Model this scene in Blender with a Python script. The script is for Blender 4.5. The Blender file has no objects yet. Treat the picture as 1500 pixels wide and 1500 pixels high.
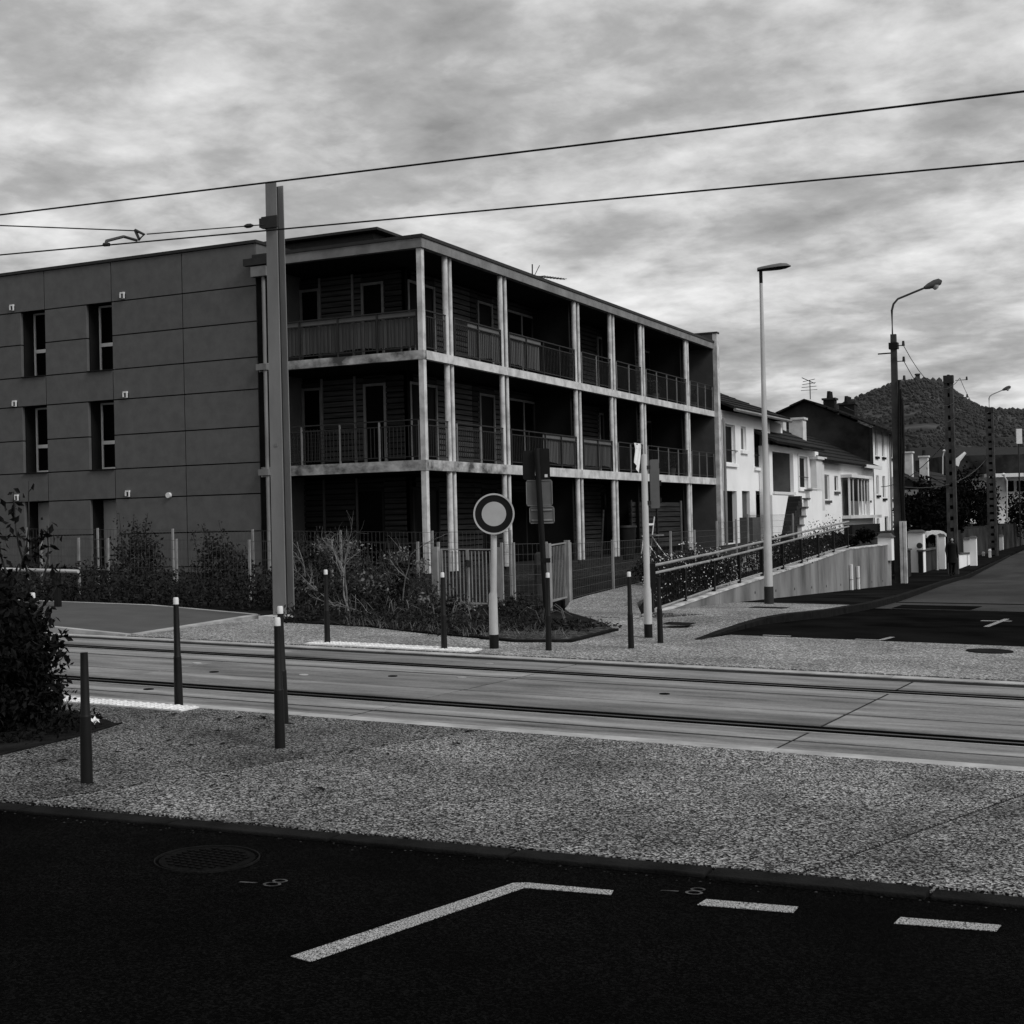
import bpy, math, random
from mathutils import Vector, Matrix, noise
random.seed(7)
scene = bpy.context.scene
COL = scene.collection
# ------------------------------------------------------------------ camera
# world: x runs along the tram track (to the right), y along the side street (away), z is plumb
EYE = 1.75
FPX = 2022.0                       # focal length in photo pixels (photo 1500 wide)
U = Vector((-.0238, 1, .0079)).normalized()      # up, seen in camera axes (right, up, forward)
Fw = Vector((0, 0, 1)); Yc = (Fw - U * Fw.dot(U)).normalized()
Xc = Vector((1, 0, 0)); Xc = (Xc - U * Xc.dot(U)); Xc = (Xc - Yc * Xc.dot(Yc)).normalized()
E1 = (Xc * .9034 - Yc * .4288).normalized()
E2 = (Xc * .4288 + Yc * .9034).normalized()
cam_d = bpy.data.cameras.new('camera'); cam = bpy.data.objects.new('camera', cam_d); COL.objects.link(cam)
right = Vector((E1.x, E2.x, U.x)); upv = Vector((E1.y, E2.y, U.y)); fwd = Vector((E1.z, E2.z, U.z))
m = Matrix.Identity(4)
for i in range(3):
    m[i][0] = right[i]; m[i][1] = upv[i]; m[i][2] = -fwd[i]
m[2][3] = EYE
cam.matrix_world = m
cam_d.sensor_fit = 'HORIZONTAL'; cam_d.sensor_width = 36; cam_d.lens = FPX / 1500 * 36
cam_d.clip_start = .1; cam_d.clip_end = 9000
scene.camera = cam
# ------------------------------------------------------------------ sky, sun, exposure
SUN_EL, SUN_AZ = math.radians(42), math.radians(14)     # azimuth from +x towards -y
SUN_S = 1.5
world = bpy.data.worlds.new('World'); scene.world = world; world.use_nodes = True
nt = world.node_tree; nt.nodes.clear()
def nd(t, typ, **k):
    n = t.nodes.new(typ)
    for a, b in k.items():
        if a == 'inp':
            for q, v in b.items(): n.inputs[q].default_value = v
        else: setattr(n, a, b)
    return n
def mth(t, op, a, b=None, clamp=False):
    n = t.nodes.new('ShaderNodeMath'); n.operation = op; n.use_clamp = clamp
    for i, v in enumerate((a, b)):
        if v is None: continue
        if isinstance(v, (int, float)): n.inputs[i].default_value = v
        else: t.links.new(v, n.inputs[i])
    return n.outputs[0]
def build_world():
    t = nt; L = t.links.new
    sky = nd(t, 'ShaderNodeTexSky', sky_type='NISHITA', sun_disc=False)
    sky.sun_elevation = SUN_EL; sky.sun_rotation = math.radians(90) + SUN_AZ
    bw = nd(t, 'ShaderNodeRGBToBW'); L(sky.outputs[0], bw.inputs[0])
    tc = nd(t, 'ShaderNodeTexCoord'); sep = nd(t, 'ShaderNodeSeparateXYZ'); L(tc.outputs['Generated'], sep.inputs[0])
    zz = mth(t, 'ADD', mth(t, 'MAXIMUM', sep.outputs[2], 0.0), .17)
    cx = mth(t, 'DIVIDE', sep.outputs[0], zz); cy = mth(t, 'DIVIDE', sep.outputs[1], zz)
    com = nd(t, 'ShaderNodeCombineXYZ'); L(cx, com.inputs[0]); L(cy, com.inputs[1])
    def nz(scale, detail, rough, dist, off):
        v = nd(t, 'ShaderNodeVectorMath', operation='ADD'); L(com.outputs[0], v.inputs[0]); v.inputs[1].default_value = off
        n = nd(t, 'ShaderNodeTexNoise', inp={'Scale': scale, 'Detail': detail, 'Roughness': rough, 'Distortion': dist}); L(v.outputs[0], n.inputs['Vector']); return n.outputs[0]
    n1 = nz(2.5, 4, .5, .15, (8.1, 3.7, 2)); n2 = nz(6.5, 7, .6, .25, (7.3, 2.2, 4)); n3 = nz(.9, 3, .5, .1, (4.3, 1.2, 5)); n4 = nz(17, 6, .6, .2, (2.3, 9.2, 1))
    v = mth(t, 'ADD', mth(t, 'ADD', mth(t, 'ADD', mth(t, 'MULTIPLY', n1, .54), mth(t, 'MULTIPLY', n2, .26)), mth(t, 'MULTIPLY', n3, .26)), mth(t, 'MULTIPLY', n4, .11))
    rp = nd(t, 'ShaderNodeValToRGB'); cr = rp.color_ramp
    cr.elements[0].position = .44; cr.elements[0].color = (.21,) * 3 + (1,)
    cr.elements[1].position = .72; cr.elements[1].color = (.68,) * 3 + (1,)
    e = cr.elements.new(.55); e.color = (.34,) * 3 + (1,)
    e = cr.elements.new(.63); e.color = (.50,) * 3 + (1,)
    L(v, rp.inputs[0])
    mul = nd(t, 'ShaderNodeVectorMath', operation='SCALE'); L(rp.outputs[0], mul.inputs[0]); mul.inputs['Scale'].default_value = 10.0
    mix = nd(t, 'ShaderNodeMix', data_type='RGBA'); mix.inputs[0].default_value = .96
    L(bw.outputs[0], mix.inputs[6]); L(mul.outputs[0], mix.inputs[7])
    bg = nd(t, 'ShaderNodeBackground'); bg.inputs[1].default_value = .1; L(mix.outputs[2], bg.inputs[0])
    o = nd(t, 'ShaderNodeOutputWorld'); L(bg.outputs[0], o.inputs[0])
build_world()
sd = bpy.data.lights.new('sun', 'SUN'); sd.energy = SUN_S; sd.angle = math.radians(24); sd.color = (1, 1, 1)
sun = bpy.data.objects.new('sun', sd); COL.objects.link(sun)
sdir = Vector((math.cos(SUN_EL) * math.cos(SUN_AZ), -math.cos(SUN_EL) * math.sin(SUN_AZ), math.sin(SUN_EL)))
sun.rotation_euler = sdir.to_track_quat('Z', 'Y').to_euler(); sun.location = (40, -20, 60)
scene.view_settings.view_transform = 'Standard'; scene.view_settings.look = 'None'
scene.view_settings.exposure = 0.4; scene.view_settings.gamma = 1
scene.render.engine = 'CYCLES'
# ------------------------------------------------------------------ materials (all grey: a black and white photograph)
def mat(name, c, c2=None, scale=6., rough=.85, spec=.2, bump=0., bscale=60., stretch=(1, 1, 1), lo=.35, hi=.65, detail=5., jit=0., speck=None, metal=0.):
    mt = bpy.data.materials.new(name); mt.use_nodes = True; t = mt.node_tree; L = t.links.new
    b = t.nodes['Principled BSDF']; b.inputs['Roughness'].default_value = rough; b.inputs['Specular IOR Level'].default_value = spec; b.inputs['Metallic'].default_value = metal
    tc = nd(t, 'ShaderNodeTexCoord'); oi = nd(t, 'ShaderNodeObjectInfo')
    off = nd(t, 'ShaderNodeVectorMath', operation='SCALE'); off.inputs[0].default_value = (37, 53, 71); L(oi.outputs['Random'], off.inputs['Scale'])
    add = nd(t, 'ShaderNodeVectorMath', operation='ADD'); L(tc.outputs['Object'], add.inputs[0]); L(off.outputs[0], add.inputs[1])
    mp = nd(t, 'ShaderNodeVectorMath', operation='MULTIPLY'); L(add.outputs[0], mp.inputs[0]); mp.inputs[1].default_value = stretch
    c2 = c if c2 is None else c2
    n = nd(t, 'ShaderNodeTexNoise', inp={'Scale': scale, 'Detail': detail, 'Roughness': .6}); L(mp.outputs[0], n.inputs['Vector'])
    mr = nd(t, 'ShaderNodeMapRange', inp={1: lo, 2: hi, 3: c, 4: c2}); L(n.outputs[0], mr.inputs[0]); val = mr.outputs[0]
    if speck:                        # (scale, low factor, high factor)
        s = nd(t, 'ShaderNodeTexVoronoi', inp={'Scale': speck[0]}); L(add.outputs[0], s.inputs['Vector'])
        sc = nd(t, 'ShaderNodeSeparateColor'); L(s.outputs['Color'], sc.inputs[0])
        r = nd(t, 'ShaderNodeMapRange', inp={1: .02, 2: 1.0, 3: speck[1], 4: speck[2]}); L(mth(t, 'POWER', sc.outputs[0], 2.5), r.inputs[0])
        val = mth(t, 'MULTIPLY', val, r.outputs[0])
    if jit: val = mth(t, 'MULTIPLY', val, mth(t, 'ADD', mth(t, 'MULTIPLY', oi.outputs['Random'], 2 * jit), 1 - jit))
    cb = nd(t, 'ShaderNodeCombineColor')
    for i in range(3): L(val, cb.inputs[i])
    L(cb.outputs[0], b.inputs['Base Color'])
    if bump:
        n2 = nd(t, 'ShaderNodeTexNoise', inp={'Scale': bscale, 'Detail': 4}); L(mp.outputs[0], n2.inputs['Vector'])
        bp = nd(t, 'ShaderNodeBump', inp={'Strength': bump, 'Distance': .02}); L(n2.outputs[0], bp.inputs['Height']); L(bp.outputs[0], b.inputs['Normal'])
    mt['nodes_val'] = 0
    return mt
M = {}
M['asphalt'] = mat('dark asphalt', .0012, .0032, 1.2, .95, .02, .5, 170, speck=(110, .2, 2.6))
M['asphalt_patch'] = mat('new dark asphalt', .004, .010, .8, .95, .0, .3, 90)
M['asphalt_old'] = mat('worn street asphalt', .024, .056, .5, .95, .1, .3, 80, stretch=(1, .35, 1), speck=(45, .75, 1.25))
M['asphalt_walk'] = mat('dark pavement asphalt', .006, .016, .7, .95, .0, .3, 80)
M['kerb_dark'] = mat('dark kerb concrete', .006, .014, 5, .95, .05, .5, 60)
M['agg'] = mat('exposed aggregate concrete', .055, .165, .75, .9, .12, .9, 110, speck=(98, .05, 5.0), lo=.33, hi=.66)
M['agg_walk'] = mat('exposed aggregate concrete darker', .048, .125, 1.1, .9, .12, .9, 110, speck=(95, .05, 4.4), lo=.33, hi=.66)
M['agg_far'] = mat('light aggregate pavement', .15, .28, .7, .9, .12, .3, 60, speck=(60, .4, 2.4))
M['track'] = mat('tram track concrete', .10, .25, .6, .8, .2, .15, 50, stretch=(.45, 2.2, 1), lo=.3, hi=.7, jit=.08)
M['edge'] = mat('pale kerb concrete', .25, .42, 3, .85, .2, .2, 60, jit=.06)
M['groove'] = mat('track groove', .012, .03, 5, .95, .05)
M['pit'] = mat('black rubber filler', .003, .005, 5, 1, 0)
M['garden'] = mat('rough garden ground', .014, .055, 4, 1, .02, .9, 30, speck=(30, .3, 1.8))
M['steel_rail'] = mat('guide rail steel', .010, .018, 8, .45, .5, metal=0)
M['rail_shine'] = mat('polished rail edge', .35, .5, 8, .3, .5)
M['tactile'] = mat('white tactile paving', .62, .86, 6, .7, .3)
M['paint'] = mat('worn white road paint', .006, .44, 160, .9, .1, .3, 120, lo=.42, hi=.56, detail=9)
M['paint_thin'] = mat('faded survey paint', .012, .08, 30, .95, .1, lo=.35, hi=.6)
M['platform'] = mat('platform asphalt', .07, .085, 2, .95, .1, .2, 90)
M['soil'] = mat('bare soil', .006, .02, 3, 1, .03, .9, 30)
M['grass'] = mat('dry grass', .03, .12, 5, 1, .03, .9, 40, speck=(40, .3, 1.6))
M['ground'] = mat('earth', .03, .06, .3, 1, .05)
M['render'] = mat('dark grey rendered panel', .105, .128, 3.2, .9, .12, .1, 90, jit=.04)
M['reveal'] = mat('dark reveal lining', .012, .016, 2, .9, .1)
M['concrete'] = mat('pale cast concrete', .38, .64, 2.4, .85, .2, .15, 50, lo=.36, hi=.6)
M['stained'] = mat('stained slab concrete', .07, .50, 1.7, .9, .15, .15, 50, lo=.36, hi=.62, stretch=(1, 1, 1.4))
M['soffit'] = mat('shade darkened soffit', .018, .03, 3, .9, .05)  # slab concrete coloured dark to paint in the shade under balconies and roof
M['fascia'] = mat('roof fascia concrete', .15, .24, 2, .85, .2, .1, 40)
M['dark_metal'] = mat('dark metal', .012, .02, 5, .6, .35)
M['black'] = mat('black painted metal', .004, .007, 5, .55, .2)
M['timber'] = mat('shade darkened timber cladding', .012, .036, 3, .8, .15, .2, 40, stretch=(.3, .3, 6), jit=.1)  # timber tone lowered so the shade inside the balconies is in the colour
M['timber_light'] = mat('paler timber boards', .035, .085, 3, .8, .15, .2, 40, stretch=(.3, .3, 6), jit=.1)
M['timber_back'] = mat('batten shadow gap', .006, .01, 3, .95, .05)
M['trim'] = mat('pale window trim', .15, .21, 4, .7, .3)
M['white_frame'] = mat('white window frame', .72, .8, 4, .5, .4)
M['glass'] = mat('dark glass', .003, .005, 1, .3, .012)
M['screen'] = mat('grey balcony screen', .07, .12, 3, .9, .1, .3, 8, stretch=(1, 1, .1), jit=.15)
M['rail_bar'] = mat('grey railing metal', .012, .02, 5, .6, .3)
M['cap'] = mat('white reflective cap', .62, .72, 6, .5, .3)
M['bollard'] = mat('dark grey bollard paint', .0035, .0065, 5, .55, .25)
M['galv'] = mat('galvanised steel', .14, .25, 3, .6, .35, stretch=(1, 1, .35), lo=.3, hi=.7)
M['pole_paint'] = mat('weathered pole paint', .13, .25, 1.1, .7, .3, .1, 30, stretch=(1, 1, .3), lo=.3, hi=.7)
M['pale_post'] = mat('pale grey post paint', .36, .52, 2, .6, .3, stretch=(1, 1, .5))
M['sign_grey'] = mat('pale sign face', .34, .42, 3, .6, .2)
M['sign_back'] = mat('bare sign back', .10, .13, 3, .6, .2)
M['white'] = mat('white render', .78, .90, .7, .9, .1, .1, 40, lo=.3, hi=.7)
M['cream'] = mat('pale render', .55, .68, .9, .9, .1, .1, 40)
M['grey_wall'] = mat('grey render', .06, .10, .8, .9, .1)
M['gable'] = mat('dark weathered gable', .014, .06, .45, .95, .05, .2, 20, lo=.38, hi=.75)
M['tile'] = mat('dark roof tile', .010, .024, 3, .9, .1, .2, 20, jit=.1)
M['stone_white'] = mat('pale chimney render', .5, .7, 2, .9, .1)
M['wall_conc'] = mat('streaked retaining concrete', .09, .27, .9, .9, .12, .2, 40, stretch=(1, 1.3, .45), lo=.34, hi=.66)
M['wall_cap'] = mat('pale wall capping', .3, .6, 3, .9, .1, lo=.4, hi=.6)
M['pole_conc'] = mat('old pole concrete', .035, .08, 2, .9, .1)
M['cable'] = mat('black cable', .004, .006, 5, .6, .2)
M['leaf_near'] = mat('dark shrub leaves', .002, .007, 9, .75, .12)
M['leaf'] = mat('hedge leaves', .010, .045, 7, .8, .1, lo=.4, hi=.75)
M['leaf_mid'] = mat('wild shrub leaves', .025, .09, 7, .85, .1, lo=.4, hi=.75)
M['leaf_far'] = mat('tree leaves', .002, .009, 3, .9, .05)
M['leaf_pale'] = mat('pale dry leaves', .05, .2, 6, .85, .1)
M['bark'] = mat('bark', .02, .05, 6, .95, .05)
M['dead'] = mat('dry branch', .07, .24, 5, .9, .1)
M['flower'] = mat('white blossom', .6, .8, 5, .8, .1)
M['hill'] = mat('wooded hill', .03, .10, .012, 1, 0, stretch=(1, 1, 3), lo=.45, hi=.7)
M['hill_tree'] = mat('hill tree crown', .034, .062, .03, 1, 0)
M['field'] = mat('pale hillside field', .10, .16, .02, 1, 0)
M['wire_mesh'] = mat('fence wire', .05, .07, 5, .6, .3)
M['fence_post'] = mat('grey fence post', .20, .30, 3, .6, .3)
M['cloth'] = mat('white cloth', .7, .82, 5, .9, .1)
M['skin'] = mat('skin', .3, .36, 5, .6, .3)
M['clothes'] = mat('black clothes', .006, .010, 5, .9, .1)
M['hair'] = mat('dark hair', .008, .012, 5, .7, .2)
M['iron'] = mat('cast iron cover', .003, .007, 40, .8, .02, .4, 40)
M['glass_lens'] = mat('lamp glass', .45, .55, 3, .2, .5)
def track_shader():                  # worn paler strips that run along the slabs (wheel wear)
    t = M['track'].node_tree; L = t.links.new; b = t.nodes['Principled BSDF']
    src = b.inputs['Base Color'].links[0].from_socket
    g = nd(t, 'ShaderNodeNewGeometry'); sp = nd(t, 'ShaderNodeSeparateXYZ'); L(g.outputs['Position'], sp.inputs[0])
    n = nd(t, 'ShaderNodeTexNoise', inp={'Scale': 1.3, 'Detail': 5}); L(g.outputs['Position'], n.inputs['Vector'])
    y = mth(t, 'ADD', sp.outputs[1], mth(t, 'MULTIPLY', mth(t, 'SUBTRACT', n.outputs[0], .5), .35))
    tot = None
    for c, w, a in ((11.62, .15, .45), (10.40, .11, .4), (13.05, .14, .4), (13.95, .12, .3), (12.3, .3, -.22), (10.05, .10, -.25), (13.5, .22, -.3), (10.95, .25, -.35)):
        d = mth(t, 'DIVIDE', mth(t, 'SUBTRACT', y, c), w)
        k = mth(t, 'MULTIPLY', mth(t, 'SUBTRACT', 1.0, mth(t, 'MULTIPLY', d, d), True), a)
        tot = k if tot is None else mth(t, 'ADD', tot, k)
    mpv = nd(t, 'ShaderNodeVectorMath', operation='MULTIPLY'); L(g.outputs['Position'], mpv.inputs[0]); mpv.inputs[1].default_value = (.8, 5.5, 1)
    n2 = nd(t, 'ShaderNodeTexNoise', inp={'Scale': 1.0, 'Detail': 8, 'Roughness': .68}); L(mpv.outputs[0], n2.inputs['Vector'])
    n3 = nd(t, 'ShaderNodeTexNoise', inp={'Scale': 28, 'Detail': 4, 'Roughness': .7}); L(g.outputs['Position'], n3.inputs['Vector'])
    st = mth(t, 'ADD', mth(t, 'MULTIPLY', mth(t, 'SUBTRACT', n2.outputs[0], .5), 2.3), mth(t, 'MULTIPLY', mth(t, 'SUBTRACT', n3.outputs[0], .5), .8))
    tot = mth(t, 'MAXIMUM', mth(t, 'ADD', tot, st), -.75)
    sc = nd(t, 'ShaderNodeVectorMath', operation='SCALE'); L(src, sc.inputs[0]); L(mth(t, 'ADD', tot, 1.0), sc.inputs['Scale'])
    L(sc.outputs[0], b.inputs['Base Color'])
track_shader()
# ------------------------------------------------------------------ mesh helpers
def T(x): return -.026 * max(-60, min(60, x))
PROF = [(20, .19), (35, -.28), (47, -.65), (64, -1.2), (88, -1.3), (130, -1.4), (400, -2.0), (2000, -4)]
def interp(tab, v):
    if v <= tab[0][0]: return tab[0][1]
    for (a, p), (b, q) in zip(tab, tab[1:]):
        if v <= b: return p + (q - p) * (v - a) / (b - a)
    return tab[-1][1]
def SZ(x, y):                        # street level
    if y <= 20: return T(x)
    return interp(PROF, y) - .026 * (x + 7.4) * max(0, 1 - (y - 20) / 25)
def PZ(x, y):                        # level behind the retaining wall: gardens and yards
    k = max(0, min(1, (y - 22) / 14)) * max(0, min(1, (x + 13) / 3))
    return T(x) + .5 * k + .3 * max(0, min(1, (y - 50) / 6)) * (1 - max(0, min(1, (x + 13) / 3)))
def ray(px, py):
    d = right * (px - 750) + upv * (750 - py) + fwd * FPX
    return d / FPX
O3 = Vector((0, 0, EYE))
def onX(px, py, x): d = ray(px, py); return O3 + d * (x / d.x)
def onY(px, py, y): d = ray(px, py); return O3 + d * (y / d.y)
def dep(px, py, D): return O3 + ray(px, py) * D
class MB:
    def __init__(s): s.v = []; s.f = []; s.sm = False
    def add(s, vs, fs):
        o = len(s.v); s.v += [tuple(p) for p in vs]; s.f += [tuple(i + o for i in f) for f in fs]; return s
    def box(s, x0, x1, y0, y1, z0, z1):
        return s.hexa([(x0, y0, z0), (x1, y0, z0), (x1, y1, z0), (x0, y1, z0), (x0, y0, z1), (x1, y0, z1), (x1, y1, z1), (x0, y1, z1)])
    def hexa(s, p): return s.add(p, [(0, 3, 2, 1), (4, 5, 6, 7), (0, 1, 5, 4), (1, 2, 6, 5), (2, 3, 7, 6), (3, 0, 4, 7)])
    def prism(s, poly, zt, zb):      # zt, zb numbers or functions of x, y; poly counter-clockwise
        n = len(poly); ft = zt if callable(zt) else (lambda x, y: zt); fb = zb if callable(zb) else (lambda x, y: zb)
        vs = [(x, y, fb(x, y)) for x, y in poly] + [(x, y, ft(x, y)) for x, y in poly]
        return s.add(vs, [tuple(range(n - 1, -1, -1)), tuple(range(n, 2 * n))] + [(i, (i + 1) % n, n + (i + 1) % n, n + i) for i in range(n)])
    def tube(s, pts, r, n=8, cap=True, ry=None):
        pts = [Vector(p) for p in pts]; rs = r if isinstance(r, (list, tuple)) else [r] * len(pts)
        rings = []; vs = []
        ref = Vector((0, 0, 1))
        d0 = (pts[-1] - pts[0]).normalized()
        if abs(d0.z) > .9: ref = Vector((1, 0, 0))
        for i, p in enumerate(pts):
            d = (pts[min(i + 1, len(pts) - 1)] - pts[max(i - 1, 0)]).normalized()
            a = ref - d * ref.dot(d)
            a = a.normalized() if a.length > 1e-4 else d.orthogonal().normalized(); b = d.cross(a)
            for k in range(n):
                th = 2 * math.pi * (k + .5) / n
                vs.append(p + (a * math.cos(th) + b * math.sin(th)) * rs[i])
        fs = []
        for i in range(len(pts) - 1):
            for k in range(n): fs.append((i * n + k, i * n + (k + 1) % n, (i + 1) * n + (k + 1) % n, (i + 1) * n + k))
        if cap: fs += [tuple(range(n - 1, -1, -1)), tuple(range((len(pts) - 1) * n, len(pts) * n))]
        s.sm = n > 4 or s.sm
        return s.add(vs, fs)
    def cyl(s, x, y, z0, z1, r, r2=None, n=14): return s.tube([(x, y, z0), (x, y, z1)], [r, r if r2 is None else r2], n)
    def quad(s, a, b, c, d): return s.add([a, b, c, d], [(0, 1, 2, 3)])
    def disc(s, c, nrm, r, th, n=36, r_in=None):
        c = Vector(c); nrm = Vector(nrm).normalized(); a = nrm.orthogonal().normalized(); b = nrm.cross(a)
        rng = [(math.cos(2 * math.pi * k / n), math.sin(2 * math.pi * k / n)) for k in range(n)]
        def ring(rr, o): return [c + nrm * o + (a * ca + b * sa) * rr for ca, sa in rng]
        if r_in is None:
            s.add(ring(r, 0) + ring(r, th), [tuple(range(n - 1, -1, -1)), tuple(range(n, 2 * n))] + [(k, (k + 1) % n, n + (k + 1) % n, n + k) for k in range(n)])
        else:
            vs = ring(r, 0) + ring(r, th) + ring(r_in, th) + ring(r_in, 0); fs = []
            for k in range(n):
                j = (k + 1) % n
                for q in range(4): fs.append((q * n + k, q * n + j, ((q + 1) % 4) * n + j, ((q + 1) % 4) * n + k))
            s.add(vs, fs)
        return s
    def wall(s, org, ud, nd_, w, h, th, holes):   # wall sheet with openings; ud along, nd_ outward normal, z up; th behind
        us = sorted({0, w, *[q for hh in holes for q in (max(0, hh[0]), min(w, hh[1]))]}); zs = sorted({0, h, *[q for hh in holes for q in (max(0, hh[2]), min(h, hh[3]))]})
        org = Vector(org); ud = Vector(ud); nn = Vector(nd_)
        def P(u, z, d): return org + ud * u + Vector((0, 0, z)) - nn * d
        def solid(i, j):
            if i < 0 or j < 0 or i >= len(us) - 1 or j >= len(zs) - 1: return False
            cu = (us[i] + us[i + 1]) / 2; cz = (zs[j] + zs[j + 1]) / 2
            return not any(hh[0] < cu < hh[1] and hh[2] < cz < hh[3] for hh in holes)
        for i in range(len(us) - 1):
            for j in range(len(zs) - 1):
                if not solid(i, j): continue
                a, b, c, d = us[i], us[i + 1], zs[j], zs[j + 1]
                s.quad(P(a, c, 0), P(b, c, 0), P(b, d, 0), P(a, d, 0)); s.quad(P(b, c, th), P(a, c, th), P(a, d, th), P(b, d, th))
                if not solid(i - 1, j): s.quad(P(a, c, th), P(a, c, 0), P(a, d, 0), P(a, d, th))
                if not solid(i + 1, j): s.quad(P(b, c, 0), P(b, c, th), P(b, d, th), P(b, d, 0))
                if not solid(i, j - 1): s.quad(P(a, c, th), P(b, c, th), P(b, c, 0), P(a, c, 0))
                if not solid(i, j + 1): s.quad(P(a, d, 0), P(b, d, 0), P(b, d, th), P(a, d, th))
        return s
    def leaf(s, p, size, rnd, up=.3):
        a = Vector((rnd.gauss(0, 1), rnd.gauss(0, 1), rnd.gauss(0, .7) + up)).normalized(); b = a.orthogonal(); b.rotate(Matrix.Rotation(rnd.uniform(0, 6.28), 3, a)); b.normalize()
        c = a.cross(b); l = size * rnd.uniform(.6, 1.3); w = l * .5
        p = Vector(p)
        s.add([p - b * l * .5, p + c * w * .5 + a * l * .08, p + b * l * .5, p - c * w * .5 + a * l * .08], [(0, 1, 2, 3)])
    def mesh(s, name, org=(0, 0, 0), mt=None):
        me = bpy.data.meshes.new(name); o = Vector(org)
        me.from_pydata([(p[0] - o.x, p[1] - o.y, p[2] - o.z) for p in s.v], [], s.f); me.update()
        if mt: me.materials.append(mt)
        if s.sm:
            for p in me.polygons: p.use_smooth = len(p.vertices) == 4
            try: me.set_sharp_from_angle(angle=math.radians(40))
            except Exception: pass
        return me
    def build(s, name, mt, parent=None, org=None, bevel=0):
        if org is None: org = parent_loc(parent) if parent else (0, 0, 0)
        ob = bpy.data.objects.new(name, s.mesh(name, org, mt)); COL.objects.link(ob)
        if parent: ob.parent = parent; LOC[ob.name] = tuple(org)
        else: ob.location = org; LOC[ob.name] = tuple(org)
        if bevel:
            md = ob.modifiers.new('bevel', 'BEVEL'); md.width = bevel; md.segments = 2; md.limit_method = 'ANGLE'
        return ob
LOC = {}
def parent_loc(o): return LOC.get(o.name, (0, 0, 0))
def tag(o, label=None, cat=None, group=None, kind=None):
    for k, v in (('label', label), ('category', cat), ('group', group), ('kind', kind)):
        if v: o[k] = v
    return o
def thing(name, label, cat, loc=(0, 0, 0), group=None):
    o = bpy.data.objects.new(name, None); COL.objects.link(o); o.location = loc; o.empty_display_size = .2
    LOC[o.name] = tuple(loc); return tag(o, label, cat, group)
def struct(o): o['kind'] = 'structure'; return o
def share(name, me, loc, parent, rot=0):
    ob = bpy.data.objects.new(name, me); COL.objects.link(ob); ob.parent = parent
    pl = Vector(parent_loc(parent)); ob.location = Vector(loc) - pl; ob.rotation_euler.z = rot; return ob
def dup(root, loc, label):
    r = root.copy(); COL.objects.link(r); r.location = loc; r['label'] = label; r.rotation_euler = (random.uniform(-.012, .012), random.uniform(-.012, .012), 0)
    for ch in [c for c in bpy.data.objects if c.parent == root]:
        c = ch.copy(); COL.objects.link(c); c.parent = r
        for g in [q for q in bpy.data.objects if q.parent == ch]:
            d = g.copy(); COL.objects.link(d); d.parent = c
    return r
def drape(x0f, x1f, ys, nx, zf, off, thick=.3):        # sheet following the ground, with skirt
    b = MB(); rows = []
    for y in ys:
        a, c = x0f(y), x1f(y); rows.append([(a + (c - a) * i / nx, y) for i in range(nx + 1)])
    vs = [(x, y, zf(x, y) + off) for r in rows for x, y in r]; n = nx + 1
    fs = [(j * n + i, j * n + i + 1, (j + 1) * n + i + 1, (j + 1) * n + i) for j in range(len(ys) - 1) for i in range(nx)]
    b.add(vs, fs)
    loop = [(0, i) for i in range(n)] + [(j, nx) for j in range(1, len(ys))] + [(len(ys) - 1, i) for i in range(nx - 1, -1, -1)] + [(j, 0) for j in range(len(ys) - 2, 0, -1)]
    lp = [Vector(vs[j * n + i]) for j, i in loop]; k = len(lp)
    b.add(lp + [p - Vector((0, 0, thick)) for p in lp], [(i, k + i, k + (i + 1) % k, (i + 1) % k) for i in range(k)])
    return b
def tilt(off): return lambda x, y: T(x) + off
# ------------------------------------------------------------------ the ground
def ground_z(x, y):
    if y < 20 or x > -7.6 or (y > 41.7 and x > -12.3 and y < 400): return min(SZ(x, y), T(x)) - .35
    return PZ(x, y) - .30 if y < 160 else -1.6
def build_ground():
    xs = [-3000, -1500, -800, -400, -200, -120, -80] + sorted(list(range(-60, 20, 3)) + [-7.7, -7.5, -12.2, -12.4]) + [24, 40, 60, 120, 300, 800, 1500, 3000]
    ys = [-1500, -500, -100, -30, -10, 0, 5, 10, 14] + sorted(list(range(17, 130, 3)) + [41.5, 41.9]) + [140, 170, 220, 300, 450, 700, 1000, 1500, 2500, 4500]
    b = MB(); n = len(xs)
    b.add([(x, y, ground_z(x, y)) for y in ys for x in xs], [(j * n + i, j * n + i + 1, (j + 1) * n + i + 1, (j + 1) * n + i) for j in range(len(ys) - 1) for i in range(n - 1)])
    struct(b.build('ground', M['ground']))
build_ground()
# near road
RX0, RX1 = -60, 60
def ye(x): return 6.53 + .083 * (x + .62)          # outer edge of the apron
def yk(x): return ye(x) - .15
struct(MB().prism([(RX0, -40), (RX1, -40), (20, yk(20) + .05), (-30, yk(-30) + .05), (RX0, 4)], tilt(0), tilt(-.3)).build('road', M['asphalt']))
# kerb stones of the apron edge
kerb = struct(MB().prism([(-30, yk(-30) + .03), (20, yk(20) + .03), (20, ye(20)), (-30, ye(-30))], tilt(-.01), tilt(-.3)).build('kerb', M['kerb_dark']))
x = -14.0; k0 = 0
rk = random.Random(3)
while x < 6:
    w = .98
    dz = rk.uniform(.012, .022)
    MB().prism([(x, yk(x) + rk.uniform(-.012, .012)), (x + w, yk(x + w) + rk.uniform(-.012, .012)), (x + w, ye(x + w)), (x, ye(x))], tilt(dz), tilt(-.2)).build('kerb_stone', M['kerb_dark'], kerb, bevel=.008)
    x += 1.0
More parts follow.
